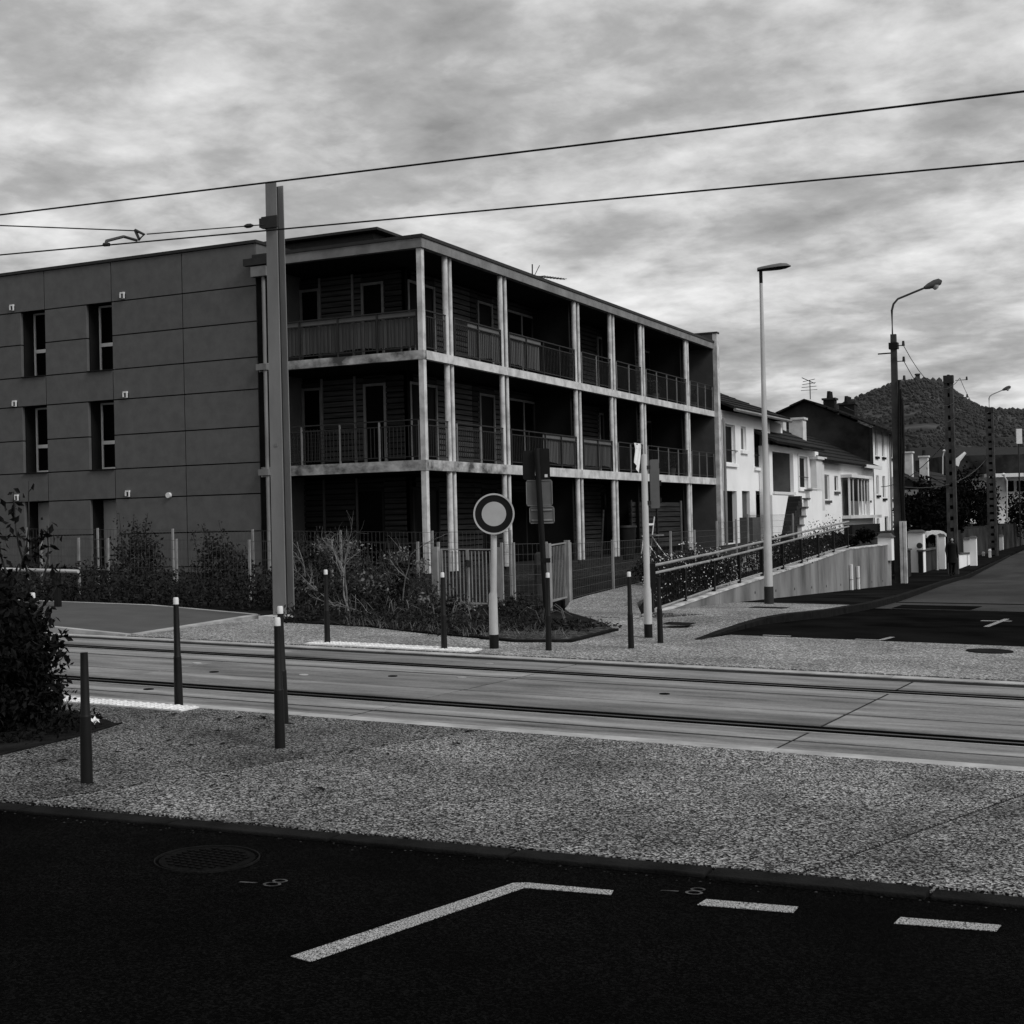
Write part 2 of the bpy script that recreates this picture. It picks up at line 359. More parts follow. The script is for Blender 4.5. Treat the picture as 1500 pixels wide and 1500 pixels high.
# apron of exposed aggregate, poured in panels
apron = struct(MB().prism([(-30, ye(-30) + .02), (20, ye(20) + .02), (20, 9.58), (-30, 9.58)], tilt(.019), tilt(-.3)).build('pavement', M['groove']))
def jx(k, y): return -4.98 + 4.3 * k + (y - 9.2) * (.34 - .05 * k)
for k in range(-4, 4):
    g = .012; yb, yt = 9.585, None
    pts = [(jx(k, 6) + g, ye(jx(k, 6)) + .004), (jx(k + 1, 6) - g, ye(jx(k + 1, 6)) + .004), (jx(k + 1, 9.585) - g, 9.585), (jx(k, 9.585) + g, 9.585)]
    MB().prism(pts, tilt(.024), tilt(-.2)).build('concrete_panel', M['agg_walk'] if k < 0 else M['agg'], apron)
# tram track
track = struct(MB().prism([(-60, 9.6), (30, 9.6), (30, 14.62), (-60, 14.62)], tilt(-.004), tilt(-.3)).build('tram_track', M['groove']))
bands = [(9.82, 10.22), (10.265, 10.70), (11.02, 11.72), (11.755, 12.755), (12.80, 13.25), (13.53, 14.20)]
for y0, y1 in bands:
    for i in range(-6, 2):
        x0 = -2.6 + 3.65 * i - .012 * 0; g = .009 if i % 1 == 0 else .004
        sh = .1 * (y0 - 10); g = .014 if i in (0, -1) else .009
        MB().prism([(x0 + g + sh * .6, y0), (x0 + 3.65 - g + sh * .6, y0), (x0 + 3.65 - g + .06 * (y1 - 10), y1), (x0 + g + .06 * (y1 - 10), y1)], tilt(rk.uniform(-.002, .002)), tilt(-.2)).build('concrete_slab', M['track'], track)
for i in range(-8, 6):
    x0 = -2.6 + 2.0 * i
    MB().prism([(x0 + .004, 9.6), (x0 + 1.996, 9.6), (x0 + 1.996, 9.815), (x0 + .004, 9.815)], tilt(.012), tilt(-.2)).build('edge_stone', M['edge'], track)
    MB().prism([(x0 + .004, 14.42), (x0 + 1.996, 14.42), (x0 + 1.996, 14.62), (x0 + .004, 14.62)], tilt(.008), tilt(-.002)).build('edge_stone', M['edge'], track)
def rail(yc, label):
    t = thing('guide_rail', label, 'tram rail', (-10, yc, T(-10)), 'guide rails of the tram track')
    def strip(name, a, b, zt, mt): MB().prism([(-60, yc + a), (30, yc + a), (30, yc + b), (-60, yc + b)], tilt(zt), tilt(-.1)).build(name, mt, t)
    strip('rubber_filler', -.155, .155, -.002, M['pit'])
    strip('rail_head', -.02, .02, .001, M['steel_rail']); strip('rail_edge', -.170, -.157, .003, M['rail_shine'])
for i, (px_, py_) in enumerate(((-9.2, 11.9), (-8.2, 12.1), (-7.3, 12.4), (-6.6, 12.6), (-8.9, 10.5), (-6.9, 13.85), (-4.3, 12.3), (-9.9, 12.5))):
    tag(MB().disc((px_, py_, T(px_) - .002), (.026, 0, 1), .05, .007, 16).build('access_cap', M['edge'] if i % 2 else M['pit'], org=(px_, py_, T(px_))), ['dark cap between the rails just right of the bush', 'pale cap between the rails left of the near bollard pair', 'dark cap between the rails beyond the near bollard pair', 'pale cap between the rails under the dead shrub', 'dark cap on the near side of the near rail by the tactile strip', 'pale cap on the far side of the far rail', 'dark cap between the rails at the middle of the photo', 'pale cap between the rails nearest the bush'][i], 'access cap', 'round access caps in the track slabs')
rail(10.86, 'near steel guide rail in its dark groove across the picture')
rail(13.40, 'far steel guide rail in its dark groove, next to the far kerb')
# tactile strips
def tactile(x0, x1, y0, y1, label):
    t = thing('tactile_strip', label, 'tactile paving', (x0, y0, T(x0)), 'white tactile warning strips')
    n = int((x1 - x0) / .42); w = (x1 - x0) / n
    for i in range(n):
        a = x0 + i * w; b = MB(); b.prism([(a + .004, y0), (a + w - .004, y0), (a + w - .004, y1), (a + .004, y1)], tilt(.036), tilt(-.05))
        for p in range(5):
            for q in range(5):
                cx = a + w * (p + .5) / 5; cy = y0 + (y1 - y0) * (q + .5) / 5
                b.prism([(cx + .02 * math.cos(th), cy + .02 * math.sin(th)) for th in [k * math.pi / 3 for k in range(6)]], tilt(.043), tilt(.03))
        b.build('tactile_tile', M['tactile'], t)
tactile(-12.2, -7.57, 9.34, 9.60 - .02, 'white studded tactile strip between the dark bush and the near bollards')
tactile(-9.9, -7.55, 14.64, 14.98, 'white studded tactile strip across the tracks, under two bollards')
# far side: pavement, platform, street mouth
struct(MB().prism([(-12.75, 14.63), (1, 14.63), (1, 18.2), (-5.4, 18.2), (-5.6, 17.3), (-7.38, 20.6), (-8.6, 20.6), (-12.9, 20.6)], tilt(.02), tilt(-.3)).build('far_pavement', M['agg_far']))
struct(MB().prism([(1.01, 14.63), (40, 14.63), (40, 18.2), (1.01, 18.2)], tilt(.02), tilt(-.3)).build('far_pavement', M['agg_far']))
plz = lambda x, y: T(x) + .03 + .10 * max(0, min(1, (-12.8 - x) / 2.5))
b = MB()
pl = thing('tram_platform', 'dark grey tram platform with white edge lines behind the bush', 'platform', (-16, 16, T(-16)))
MB().prism([(-15.3, 14.75), (-12.8, 14.75), (-13.2, 18.1), (-15.3, 18.1)], plz, tilt(-.3)).build('surface', M['platform'], pl)
MB().prism([(-45, 14.75), (-15.3, 14.75), (-15.3, 18.1), (-45, 18.1)], plz, tilt(-.3)).build('surface', M['platform'], pl)
plz2 = lambda x, y: plz(x, y) + .005
for a in ((-15.3, -12.78), (-45, -15.3)):
    MB().prism([(a[0], 14.635), (a[1], 14.635), (a[1], 14.745), (a[0], 14.745)], plz2, tilt(-.3)).build('edge_line', M['edge'], pl)
    MB().prism([(a[0], 18.1), (a[1] - (.4 if a[1] > -13 else 0), 18.1), (a[1] - (.4 if a[1] > -13 else 0), 18.2), (a[0], 18.2)], plz2, tilt(-.3)).build('edge_line', M['edge'], pl)
MB().prism([(-12.79, 14.75), (-12.66, 14.75), (-13.06, 18.1), (-13.19, 18.1)], plz2, tilt(-.3)).build('edge_line', M['edge'], pl)
t = thing('leaning_rail', 'pale horizontal leaning rail on dark posts on the tram platform', 'leaning rail', (-17.5, 17.3, T(-17.5)))
mb = MB(); mb.tube([(-22, 17.2, 1.30), (-15.97, 17.2, 1.13)], .03, 10); mb.build('rail', M['pale_post'], t)
for x_ in (-16.42, -17.72, -19.2, -21): MB().box(x_ - .045, x_ + .045, 17.16, 17.24, T(x_) - .1, 1.30 + (x_ + 22) * -.0282 - .03).build('post', M['bollard'], t)
# side street
KB = [(17.3, -5.53), (18.1, -5.55), (20.5, -5.45), (23, -5.15), (26.6, -5.12), (31.7, -5.4), (40, -6.1), (57, -7.6), (75, -8.75), (99, -9.7), (130, -10.8), (200, -12), (400, -16)]
kx = lambda y: interp(KB, y)
ysd = [18.2, 19, 20, 21, 22, 23, 24, 25, 26, 27]
struct(drape(kx, lambda y: 4., ysd, 6, SZ, .012).build('street', M['asphalt_patch']))
ysf = [27, 29, 31, 33, 35, 38, 41, 44, 47, 51, 55, 60, 64, 70, 76, 82, 88, 95, 105, 115, 130, 160, 200, 260, 400]
struct(drape(kx, lambda y: 4., ysf, 6, SZ, .010).build('street', M['asphalt_old']))
struct(drape(lambda y: 4., lambda y: 30., [18.2] + ysf, 4, SZ, .0).build('street_verge', M['asphalt_walk']))
kh = lambda y: .012 + .12 * max(0, min(1, (y - 17.2) / 4))
WL = lambda y: -7.39 if y < 41.7 else (-7.39 - 4.2 * min(1, (y - 41.7) / 14))
struct(drape(WL, lambda y: kx(y) - .14, [20.61, 21.5, 22.5, 23.5, 24.5, 25.4], 3, lambda x, y: SZ(x, y) + kh(y), 0.0).build('side_pavement', M['agg_far']))
struct(drape(lambda y: interp([(17.3, -5.6), (20.6, -7.38)], y), lambda y: kx(y) - .14, [17.3, 17.6, 18.0, 18.4, 18.8, 19.2, 19.6, 20, 20.605], 8, lambda x, y: SZ(x, y) + .021 + (kh(y) - .021) * max(0, min(1, (x - interp([(17.3, -5.6), (20.6, -7.38)], y)) / .9)), 0.0).build('side_pavement', M['agg_far']))
struct(drape(WL, lambda y: kx(y) - .14, [25.4] + ysf[:-4], 3, lambda x, y: SZ(x, y) + kh(y), -.004).build('side_pavement', M['asphalt_walk']))
sk = struct(drape(lambda y: kx(y) - .13, lambda y: kx(y) - .02, [17.3, 20, 25, 30, 40, 60, 100], 1, lambda x, y: SZ(x, y) + kh(y), -.06).build('kerb', M['kerb_dark']))
y = 17.3
while y < 62:
    y2 = y + 1.0
    P = [(kx(y) - .13, y + .004), (kx(y), y + .004), (kx(y2), y2 - .004), (kx(y2) - .13, y2 - .004)]
    MB().prism(P, lambda x, yy: SZ(x, yy) + kh(yy) + .003, lambda x, yy: SZ(x, yy) - .2).build('kerb_stone', M['kerb_dark'], sk, bevel=.01)
    y = y2
struct(drape(lambda y: kx(y) + .02, lambda y: 3.9, [30.2, 30.55], 6, SZ, .016, .01).build('street_seam', M['asphalt_walk']))
struct(drape(lambda y: kx(y) + .3, lambda y: -3.4, [27.2, 28.2, 29.0], 4, SZ, .016, .01).build('street_repair', M['asphalt_patch']))
# ------------------------------------------------------------------ road markings and covers
def flat(name, polys, mt, label, cat, off=.004, group=None, zf=None):
    b = MB()
    for p in polys: b.prism(p, zf or tilt(off), (lambda x, y: (zf(x, y) if zf else T(x) + off) - .003))
    c = polys[0][0]; o = b.build(name, mt, org=(c[0], c[1], T(c[0])))
    return tag(o, label, cat, group)
flat('parking_line', [[(-3.125, 4.48), (-3.02, 4.46), (-2.712, 5.75), (-2.31, 5.812), (-2.325, 5.88), (-2.74, 5.83), (-2.79, 5.80)]], M['paint'], 'long angled white parking line with a short return at its top', 'road marking')
flat('road_dash', [[(-1.91, 5.825), (-1.5, 5.89), (-1.5, 5.985), (-1.9, 5.925)]], M['paint'], 'short white dash on the asphalt right of the angled line', 'road marking', group='white dashes beside the apron')
flat('road_dash', [[(-1.08, 5.92), (-.68, 5.99), (-.67, 6.085), (-1.07, 6.02)]], M['paint'], 'short white dash nearest the right edge of the photo', 'road marking', group='white dashes beside the apron')
def eight(cx, cy, s, label):
    b = MB()
    def ringp(ox, oy, rx, ry):
        n = 16
        for k in range(n):
            a0, a1 = 2 * math.pi * k / n, 2 * math.pi * (k + 1) / n
            q = [(ox + rx * math.cos(a) * f, oy + ry * math.sin(a) * f, T(cx) + .005) for a, f in ((a0, 1.15), (a1, 1.15), (a1, .78), (a0, .78))]
            b.add([Vector(p) for p in q], [(0, 1, 2, 3)])
    ringp(cx, cy - .034 * s, .040 * s, .032 * s); ringp(cx, cy + .030 * s, .034 * s, .027 * s)
    b.add([(cx - .17 * s, cy - .06 * s, T(cx) + .005), (cx - .08 * s, cy - .045 * s, T(cx) + .005), (cx - .08 * s, cy - .03 * s, T(cx) + .005), (cx - .17 * s, cy - .045 * s, T(cx) + .005)], [(0, 1, 2, 3)])
    tag(b.build('painted_number', M['paint_thin'], org=(cx, cy, T(cx))), label, 'road marking', 'faint survey numbers on the asphalt')
eight(-3.79, 5.33, 1.0, 'faint painted dash and 8 beside the round manhole cover')
eight(-1.98, 6.03, .9, 'faint painted dash and 8 just below the apron kerb')
def cover(cx, cy, r, zf, label, mt='iron', off=.006, rings=True):
    z = zf(cx, cy) + off; t = thing('manhole_cover', label, 'manhole cover', (cx, cy, z))
    nrm = (.026, 0, 1)
    MB().disc((cx, cy, z - .02), nrm, r, .02, 40).build('lid', M[mt], t)
    if rings:
        MB().disc((cx, cy, z - .02), nrm, r * 1.10, .024, 40, r * 1.075).build('frame', M['kerb_dark'], t)
        b = MB()
        for k in range(-4, 5):
            w = math.sqrt(max(0, 1 - (k / 5) ** 2)) * r * .85
            for q in range(-4, 5):
                if abs(q / 5 * r * .9) < w: 
                    px_, py_ = cx + q / 5 * r * .9, cy + k / 5 * r * .9
                    b.box(px_ - r * .06, px_ + r * .06, py_ - r * .05, py_ + r * .05, z - .004 - .026 * (px_ - cx), z + .006 - .026 * (px_ - cx))
        b.build('tread', M['iron'], t)
cover(-4.35, 5.54, .235, lambda x, y: T(x), 'round patterned manhole cover in the near dark asphalt')
cover(-1.97, 17.43, .27, lambda x, y: T(x), 'dark round manhole cover on the pale street mouth', 'kerb_dark', .03, False)
def plate(x0, x1, y0, y1, label):
    zf = lambda x, y: SZ(x, y) + (kh(y) if x < -5.65 and y > 17.6 else .02) + .008
    flat('inspection_plate', [[(x0, y0), (x1, y0), (x1, y1), (x0, y1)]], M['kerb_dark'], label, 'inspection cover', zf=zf)
plate(-6.62, -6.2, 18.85, 19.2, 'dark rectangular cover on the pavement below the ramp wall start')
plate(-6.5, -5.9, 23.0, 23.45, 'dark rectangular cover in the pavement beside the street lamp')
b_ = lambda pts: [pts]
sz = lambda x, y: SZ(x, y) + .018
flat('spray_mark', [[(-2.52, 21.6), (-2.44, 21.6), (-2.40, 24.1), (-2.48, 24.1)], [(-2.75, 23.2), (-2.3, 23.35), (-2.3, 23.5), (-2.75, 23.38)]], M['paint'], 'white sprayed cross mark on the dark street', 'road marking', zf=sz)
flat('spray_mark', [[(-5.0, 18.35), (-4.62, 18.35), (-4.62, 18.43), (-5.0, 18.43)]], M['paint'], 'short white sprayed line by the kerb corner', 'road marking', zf=sz)
flat('spray_mark', [[(-3.75, 18.3), (-3.42, 18.3), (-3.42, 18.38), (-3.75, 18.38)], [(-3.46, 18.38), (-3.40, 18.38), (-3.33, 18.85), (-3.40, 18.85)]], M['paint'], 'white sprayed hook mark at the street mouth', 'road marking', zf=sz)
# ------------------------------------------------------------------ apartment building
CX, CY, CZ = -16.45, 29.8, .41
bld = thing('apartment_building', 'three storey flats with dark panelled wall and deep concrete balconies', 'apartment building', (CX, CY, CZ))
def bx(mb, a0, a1, b0, b1, z0, z1): return mb.box(CX - b1, CX - b0, CY + a0, CY + a1, z0, z1)
def part(name, mt, *boxes, parent=None, bevel=0):
    mb = MB()
    for q in boxes: bx(mb, *q)
    return mb.build(name, M[mt], parent or bld, org=(CX, CY, CZ), bevel=bevel)
FL = [(.35, .55), (3.10, 3.36), (5.85, 6.07)]
RB = 1.6                              # depth of the balconies on the street side
LEN = 24.2
ZR0, ZR1 = 8.60, 8.84
BL = 4.93                             # left end of the balcony front
for i, (z0, z1) in enumerate(FL):     # floor slabs: inner deck, left edge beam, right edge beams
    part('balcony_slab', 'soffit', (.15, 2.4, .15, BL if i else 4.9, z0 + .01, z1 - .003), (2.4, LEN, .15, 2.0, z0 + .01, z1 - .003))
    if i:
        part('edge_beam', 'stained', (0, .147, .002, BL, z0, z1))
        for a0, a1 in ((.149, 4.82), (4.82, 10.09), (10.09, 16.04), (16.04, LEN)):
            part('edge_beam', 'stained' if i == 1 and a0 < .2 else 'concrete', (a0 + (.002 if a0 else 0), a1 - .003, -.0, .147, z0 + .002, z1 + .002), parent=bld)
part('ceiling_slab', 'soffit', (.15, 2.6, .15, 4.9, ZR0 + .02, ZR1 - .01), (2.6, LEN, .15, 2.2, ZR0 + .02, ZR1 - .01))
part('roof_fascia', 'fascia', (-.03, .147, -.03, BL + .08, ZR0, ZR1))
for a0, a1 in ((.15, 1.56), (1.56, 4.82), (4.82, 10.09), (10.09, 13.13), (13.13, 16.04), (16.04, 21.0), (21.0, LEN)):
    part('roof_fascia', 'fascia', (a0 + .004, a1 - .004, -.03, .147, ZR0, ZR1))
part('roof_edge', 'dark_metal', (-.06, LEN, -.06, .3, ZR1 + .002, ZR1 + .085), (-.06, .3, .3, BL + .1, ZR1 + .002, ZR1 + .085))
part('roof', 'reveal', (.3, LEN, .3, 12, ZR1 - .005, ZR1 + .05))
part('roof_upstand', 'dark_metal', (2.5, 12, 2.85, 8, ZR1 + .06, 9.72), (2.2, 12.3, 2.55, 8, 9.73, 9.80))
for a0, a1 in ((3.5, 9.0), (14.4, 19.7)): part('roof_upstand', 'dark_metal', (a0, a1, .55, 1.4, ZR1 + .06, 9.07))
# columns
zcol = [(FL[0][1], FL[1][0]), (FL[1][1], FL[2][0]), (FL[2][1], ZR0)]
meshes = {}
def column(a, b_, r, sq=False):
    for i, (z0, z1) in enumerate(zcol):
        key = (r, sq, i)
        if key not in meshes:
            mb = MB()
            if sq: mb.box(-r, r, -r, r, 0, z1 - z0)
            else: mb.cyl(0, 0, 0, z1 - z0, r, n=14)
            meshes[key] = mb.mesh('balcony_column', (0, 0, 0), M['concrete'])
        share('balcony_column', meshes[key], (CX - b_, CY + a, z0), bld)
column(.09, .09, .070, True)
PAIRS = [(1.43, 1.69), (4.66, 4.97), (9.92, 10.25), (12.97, 13.29), (15.88, 16.2), (20.89, 21.18)]
for p, q in PAIRS: column(p, .12, .076); column(q, .12, .056)
# end fin wall
part('end_wall', 'grey_wall', (LEN + .002, LEN + .30, .02, 10, .2, 9.22))
part('end_wall_edge', 'concrete', (LEN, LEN + .302, -.16, .018, .2, 9.22))
part('end_wall_cap', 'dark_metal', (LEN - .02, LEN + .32, -.18, 10, 9.222, 9.29))
# inner walls behind the balconies: boards over a dark backing
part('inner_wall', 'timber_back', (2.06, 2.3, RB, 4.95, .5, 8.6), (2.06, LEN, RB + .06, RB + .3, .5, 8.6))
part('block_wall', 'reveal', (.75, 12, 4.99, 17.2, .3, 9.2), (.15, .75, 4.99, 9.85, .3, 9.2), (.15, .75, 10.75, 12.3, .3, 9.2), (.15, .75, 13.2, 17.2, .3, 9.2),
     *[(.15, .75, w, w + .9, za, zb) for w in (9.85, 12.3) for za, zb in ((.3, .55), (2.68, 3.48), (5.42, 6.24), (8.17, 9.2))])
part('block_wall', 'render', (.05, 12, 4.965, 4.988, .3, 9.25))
part('parapet_cap', 'dark_metal', (-.01, .6, 4.93, 17.2, 9.25, 9.33), (.6, 12, 4.93, 5.3, 9.25, 9.33))
# cladding panels of the left block
rows = [.35, .78, 1.70, 2.68, 3.50, 4.44, 5.42, 6.26, 7.2, 8.14, 9.25]
def panel(b0, b1, z0, z1):
    key = ('pn', round(b1 - b0, 3), round(z1 - z0, 3)); g = .016
    if key not in meshes:
        mb = MB(); mb.box(-(b1 - b0) + g, -g, 0, .1, g, z1 - z0 - g); meshes[key] = mb.mesh('wall_panel', (0, 0, 0), M['render'])
    share('wall_panel', meshes[key], (CX - b0, CY + .03 + random.uniform(-.002, .002), z0), bld)
for j in range(len(rows) - 1):
    z0, z1 = rows[j], rows[j + 1]
    for b0, b1 in ((4.97, 7.4), (7.4, 9.85), (9.85, 12.3), (12.3, 14.75), (14.75, 17.2)):
        wrow = j in (1, 2, 4, 5, 7, 8)
        if b0 > 9 and wrow: panel(b0 + .9, b1, z0, z1)
        else: panel(b0, b1, z0, z1)
def win(b0, z0, z1):
    a = .52; w = .9
    f = part('window', 'white_frame', (a, a + .06, b0 + w - .06, b0 + w - .003, z0, z1), (a, a + .06, b0 + .003, b0 + .06, z0, z1), (a, a + .06, b0 + .06, b0 + w - .06, z1 - .05, z1),
             (a, a + .06, b0 + .06, b0 + w - .06, z0, z0 + .07), (a - .012, a + .05, b0 + .06, b0 + w - .06, z0 + .72, z0 + .82))
    part('pane', 'glass', (a + .03, a + .045, b0 + .06, b0 + w - .06, z0 + .82, z1 - .05), parent=f)
    part('pane', 'glass', (a + .03, a + .045, b0 + .06, b0 + w - .06, z0 + .07, z0 + .72), parent=f)
    part('sill', 'reveal', (-.02, .50, b0 + .003, b0 + w - .003, z0 - .03, z0 - .002), parent=f)
for b0 in (9.85, 12.3):
    win(b0, 6.28, 8.16); win(b0, 3.52, 5.41)
    d = part('door', 'sign_grey', (.54, .59, b0 + .01, b0 + .89, .56, 2.66)); part('handle', 'dark_metal', (.50, .538, b0 + .12, b0 + .24, 1.55, 1.59), parent=d)
for b0, z0 in ((13.5, 8.30), (9.43, 8.28), (9.40, 5.54), (13.48, 5.53), (9.39, 2.81), (13.48, 2.82)):
    v = part('vent', 'white_frame', (-.03, .028, b0 - .07, b0 + .07, z0 + .045, z0 + .085), (-.03, .028, b0 + .035, b0 + .08, z0 - .07, z0 + .045), (0, .028, b0 - .08, b0 + .035, z0 - .09, z0 + .045), (-.03, .028, b0 - .08, b0 - .045, z0 - .09, z0 + .045))
    part('vent_grille', 'dark_metal', (-.015, -.002, b0 - .043, b0 + .033, z0 - .07, z0 + .043), parent=v)
mb = MB(); mb.disc((CX - 7.97, CY + .028, 2.72), (0, -1, 0), .075, .08, 16); mb.build('wall_lamp', M['white_frame'], bld)
# rainwater pipe in the slot beside the dark wall
mb = MB(); mb.tube([(CX - 4.66, CY - .09, .4), (CX - 4.66, CY - .09, 8.5)], .05, 10); mb.build('downpipe', M['galv'], bld)
part('pipe_collar', 'galv', (-.17, 0, 4.58, 4.9, 5.88, 6.04)); part('pipe_collar', 'galv', (-.17, 0, 4.58, 4.9, 3.14, 3.30)); part('rainwater_hopper', 'fascia', (-.2, -.035, 4.5, 4.98, 8.32, 8.58))
part('gutter', 'dark_metal', (-.22, -.065, 4.45, 5.2, 8.62, 8.80))
part('slot_back', 'timber_back', (.02, .16, 4.60, 4.96, .5, 8.6))
# boards, windows and trims behind the balconies
def boards(name, side, u0, u1, z0, z1, mt='timber'):
    mb = MB(); z = z0
    while z < z1 - .05:
        h = min(.135, z1 - z)
        if side == 'L': bx(mb, 2.0, 2.055, u0, u1, z, z + h - .02)
        else: bx(mb, u0, u1, RB, RB + .055, z, z + h - .02)
        z += .15
    o = mb.build(name, M[mt], bld, org=(CX, CY, CZ)); o['kind'] = 'stuff'; return o
def opening(side, u0, u1, z0, z1, mull=None):
    a = 2.0
    def q(u_0, u_1, z_0, z_1, d0, d1): return (2.0 + d0, 2.0 + d1, u_0, u_1, z_0, z_1) if side == 'L' else (u_0, u_1, RB + d0, RB + d1, z_0, z_1)
    f = part('window', 'trim' if z0 > 2 else 'reveal', q(u0, u0 + .07, z0, z1, -.02, .05), q(u1 - .07, u1, z0, z1, -.02, .05), q(u0 + .07, u1 - .07, z1 - .07, z1, -.01, .05), *([q(mull - .03, mull + .03, z0, z1 - .07, -.01, .05)] if mull else []))
    part('pane', 'glass', q(u0 + .07, u1 - .07, z0 + .04, z1 - .07, .02, .04), parent=f)
for i, (s0, s1) in enumerate(FL):
    z0 = s1 + .01; z1 = [3.05, 5.80, 8.55][i]; zt = z0 + 2.2
    segs = [(1.75, 2.28, 't'), (2.28, 2.98, 'w'), (2.98, 3.22, 't'), (3.28, 4.28, 't'), (4.30, 4.95, 'w')] if i else [(1.75, 2.4, 't'), (2.4, 3.3, 'w'), (3.32, 4.95, 't')]
    for u0, u1, k in segs:
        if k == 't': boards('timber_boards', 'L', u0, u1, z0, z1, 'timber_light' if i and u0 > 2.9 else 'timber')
        else: opening('L', u0, u1, z0, zt); boards('timber_boards', 'L', u0, u1, zt + .02, z1)
    for u in (3.24, 4.29):
        part('trim_post', 'trim' if i else 'grey_wall', (1.96, 1.999, u - .03, u + .03, z0, z1))
    # street side
    u = 2.1; rr = random.Random(20 + i)
    for u0, u1, k in [(2.1, 3.6, 'w'), (3.6, 5.75, 't'), (6.2, 7.2, 'w'), (7.2, 8.1, 't'), (8.15, 10.4, 'w'), (10.4, 11.5, 't'), (11.55, 13.0, 'w'), (13.0, 15.6, 't'), (15.6, 17.6, 'w'), (17.6, 19.9, 't'), (19.95, 22.2, 'w'), (22.2, LEN, 't')]:
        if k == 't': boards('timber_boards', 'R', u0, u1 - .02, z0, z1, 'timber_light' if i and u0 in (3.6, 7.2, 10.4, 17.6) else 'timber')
        else:
            opening('R', u0, u1, z0, zt, (u0 + u1) / 2 if u1 - u0 > 1.4 else None); boards('timber_boards', 'R', u0, u1, zt + .02, z1)
    boards('timber_boards', 'R', 5.75, 6.2, z0, z1)
    part('trim_post', 'trim', (10.33, 10.39, RB - .03, RB - .002, z0, zt + .2)); part('trim_post', 'trim', (18.2, 18.26, RB - .03, RB - .002, z0, zt + .2))
# partitions between flats, across the balcony depth
for i, (s0, s1) in enumerate(FL):
    for u in (10.09, 16.04, 21.04):
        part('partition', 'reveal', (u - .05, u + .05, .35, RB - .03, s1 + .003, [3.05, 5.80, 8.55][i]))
# railings
def railing(side, u0, u1, zf, screen=None, name='railing'):
    H = 1.02; d = .075
    def q(u_0, u_1, z_0, z_1, d0, d1): return (d0, d1, u_0, u_1, z_0, z_1) if side == 'L' else (u_0, u_1, d0, d1, z_0, z_1)
    n = max(1, round((u1 - u0) / 1.15)); us = [u0 + (u1 - u0) * k / n for k in range(n + 1)]
    r = part(name, 'rail_bar', q(u0, u1, zf + H - .03, zf + H, d - .022, d + .022), q(u0, u1, zf + H - .17, zf + H - .145, d - .012, d + .012), q(u0, u1, zf + .08, zf + .105, d - .012, d + .012))
    for k, u in enumerate(us):
        u = min(max(u, u0 + .02), u1 - .02); part('rail_post', 'trim' if not screen else 'rail_bar', q(u - .02, u + .02, zf + .003, zf + H - .032, d - .018, d + .018), parent=r)
    mb = MB(); u = u0 + .1
    while u < u1 - .05:
        bx(mb, *q(u - .007, u + .007, zf + .106, zf + H - .172, d - .007, d + .007)); u += .11
    o = mb.build('rail_bars', M['rail_bar'], r, org=(CX, CY, CZ)); o['kind'] = 'stuff'
    if screen:
        for s0, s1 in screen:
            nn = max(1, round((s1 - s0) / 1.1)); w = (s1 - s0) / nn
            for k in range(nn):
                mb = MB(); a = s0 + k * w + .02; e = s0 + (k + 1) * w - .02; m_ = max(8, int((e - a) / .05)); sag = random.uniform(.0, .05)
                vs = []
                for j in range(m_ + 1):
                    uu = a + (e - a) * j / m_; dd = d + .045 + .012 * math.sin(j * 1.9 + k) + random.uniform(-.004, .004)
                    zb = zf + .12 + sag * math.sin(math.pi * j / m_) + random.uniform(0, .02)
                    for zz in (zb, zf + H - .185):
                        vs.append((CX - uu, CY + dd, zz) if side == 'L' else (CX - dd, CY + uu, zz))
                mb.add(vs, [(2 * j, 2 * j + 2, 2 * j + 3, 2 * j + 1) for j in range(m_)])
                mb.build('screen', M['screen'], r, org=(CX, CY, CZ))
            part('screen_band', 'sign_back', q(s0, s1, zf + H - .14, zf + H - .035, d + .02, d + .03), parent=r)
    return r
for i in (1, 2):
    z = FL[i][1] + .003
    railing('L', .2, 4.85, z, [(.2, 4.85)] if i == 2 else None)
    bays = [(.2, 1.32), (1.78, 4.55), (5.06, 9.81), (10.34, 12.87), (13.38, 15.79), (16.29, 20.8), (21.27, LEN - .02)]
    scr = {1: [None, None, [(7.3, 9.75)], [(10.45, 12.8)], None, None, None], 2: [None, [(2.6, 4.5)], [(5.15, 7.3)], None, None, None, None]}[i]
    for (u0, u1), s in zip(bays, scr): railing('R', u0, u1, z, s)
# lattice panel leaning inside the first floor railing
mb = MB()
for k in range(11): bx(mb, .16, .17, 3.05 + k * .105, 3.065 + k * .105, 3.42, 4.28)
for k in range(9): bx(mb, .171, .18, 3.05, 4.12, 3.44 + k * .1, 3.455 + k * .1)
tag(mb.build('trellis_panel', M['rail_bar'], org=(CX - 3.5, CY + .17, 3.4)), 'grey lattice panel behind the first floor railing at left', 'trellis')
# TV aerial
mb = MB(); p0 = Vector((-17.5, 38.75, 9.36)); mb.tube([(-17.5, 38.72, 8.86), p0 + Vector((0, 0, .35))], .02, 6); mb.tube([p0, p0 + Vector((.1, 2.3, .22))], .018, 6)
for k in range(9): q = p0 + Vector((.1, 2.3, .22)) * ((k + 2) / 10.5); mb.tube([q - Vector((.22 - .012 * k, 0, 0)), q + Vector((.22 - .012 * k, 0, 0))], .010, 4)
mb.tube([p0 + Vector((0, .1, -.02)), p0 + Vector((0, .55, .40))], .012, 4)
mb.build('tv_aerial', M['dark_metal'], bld)
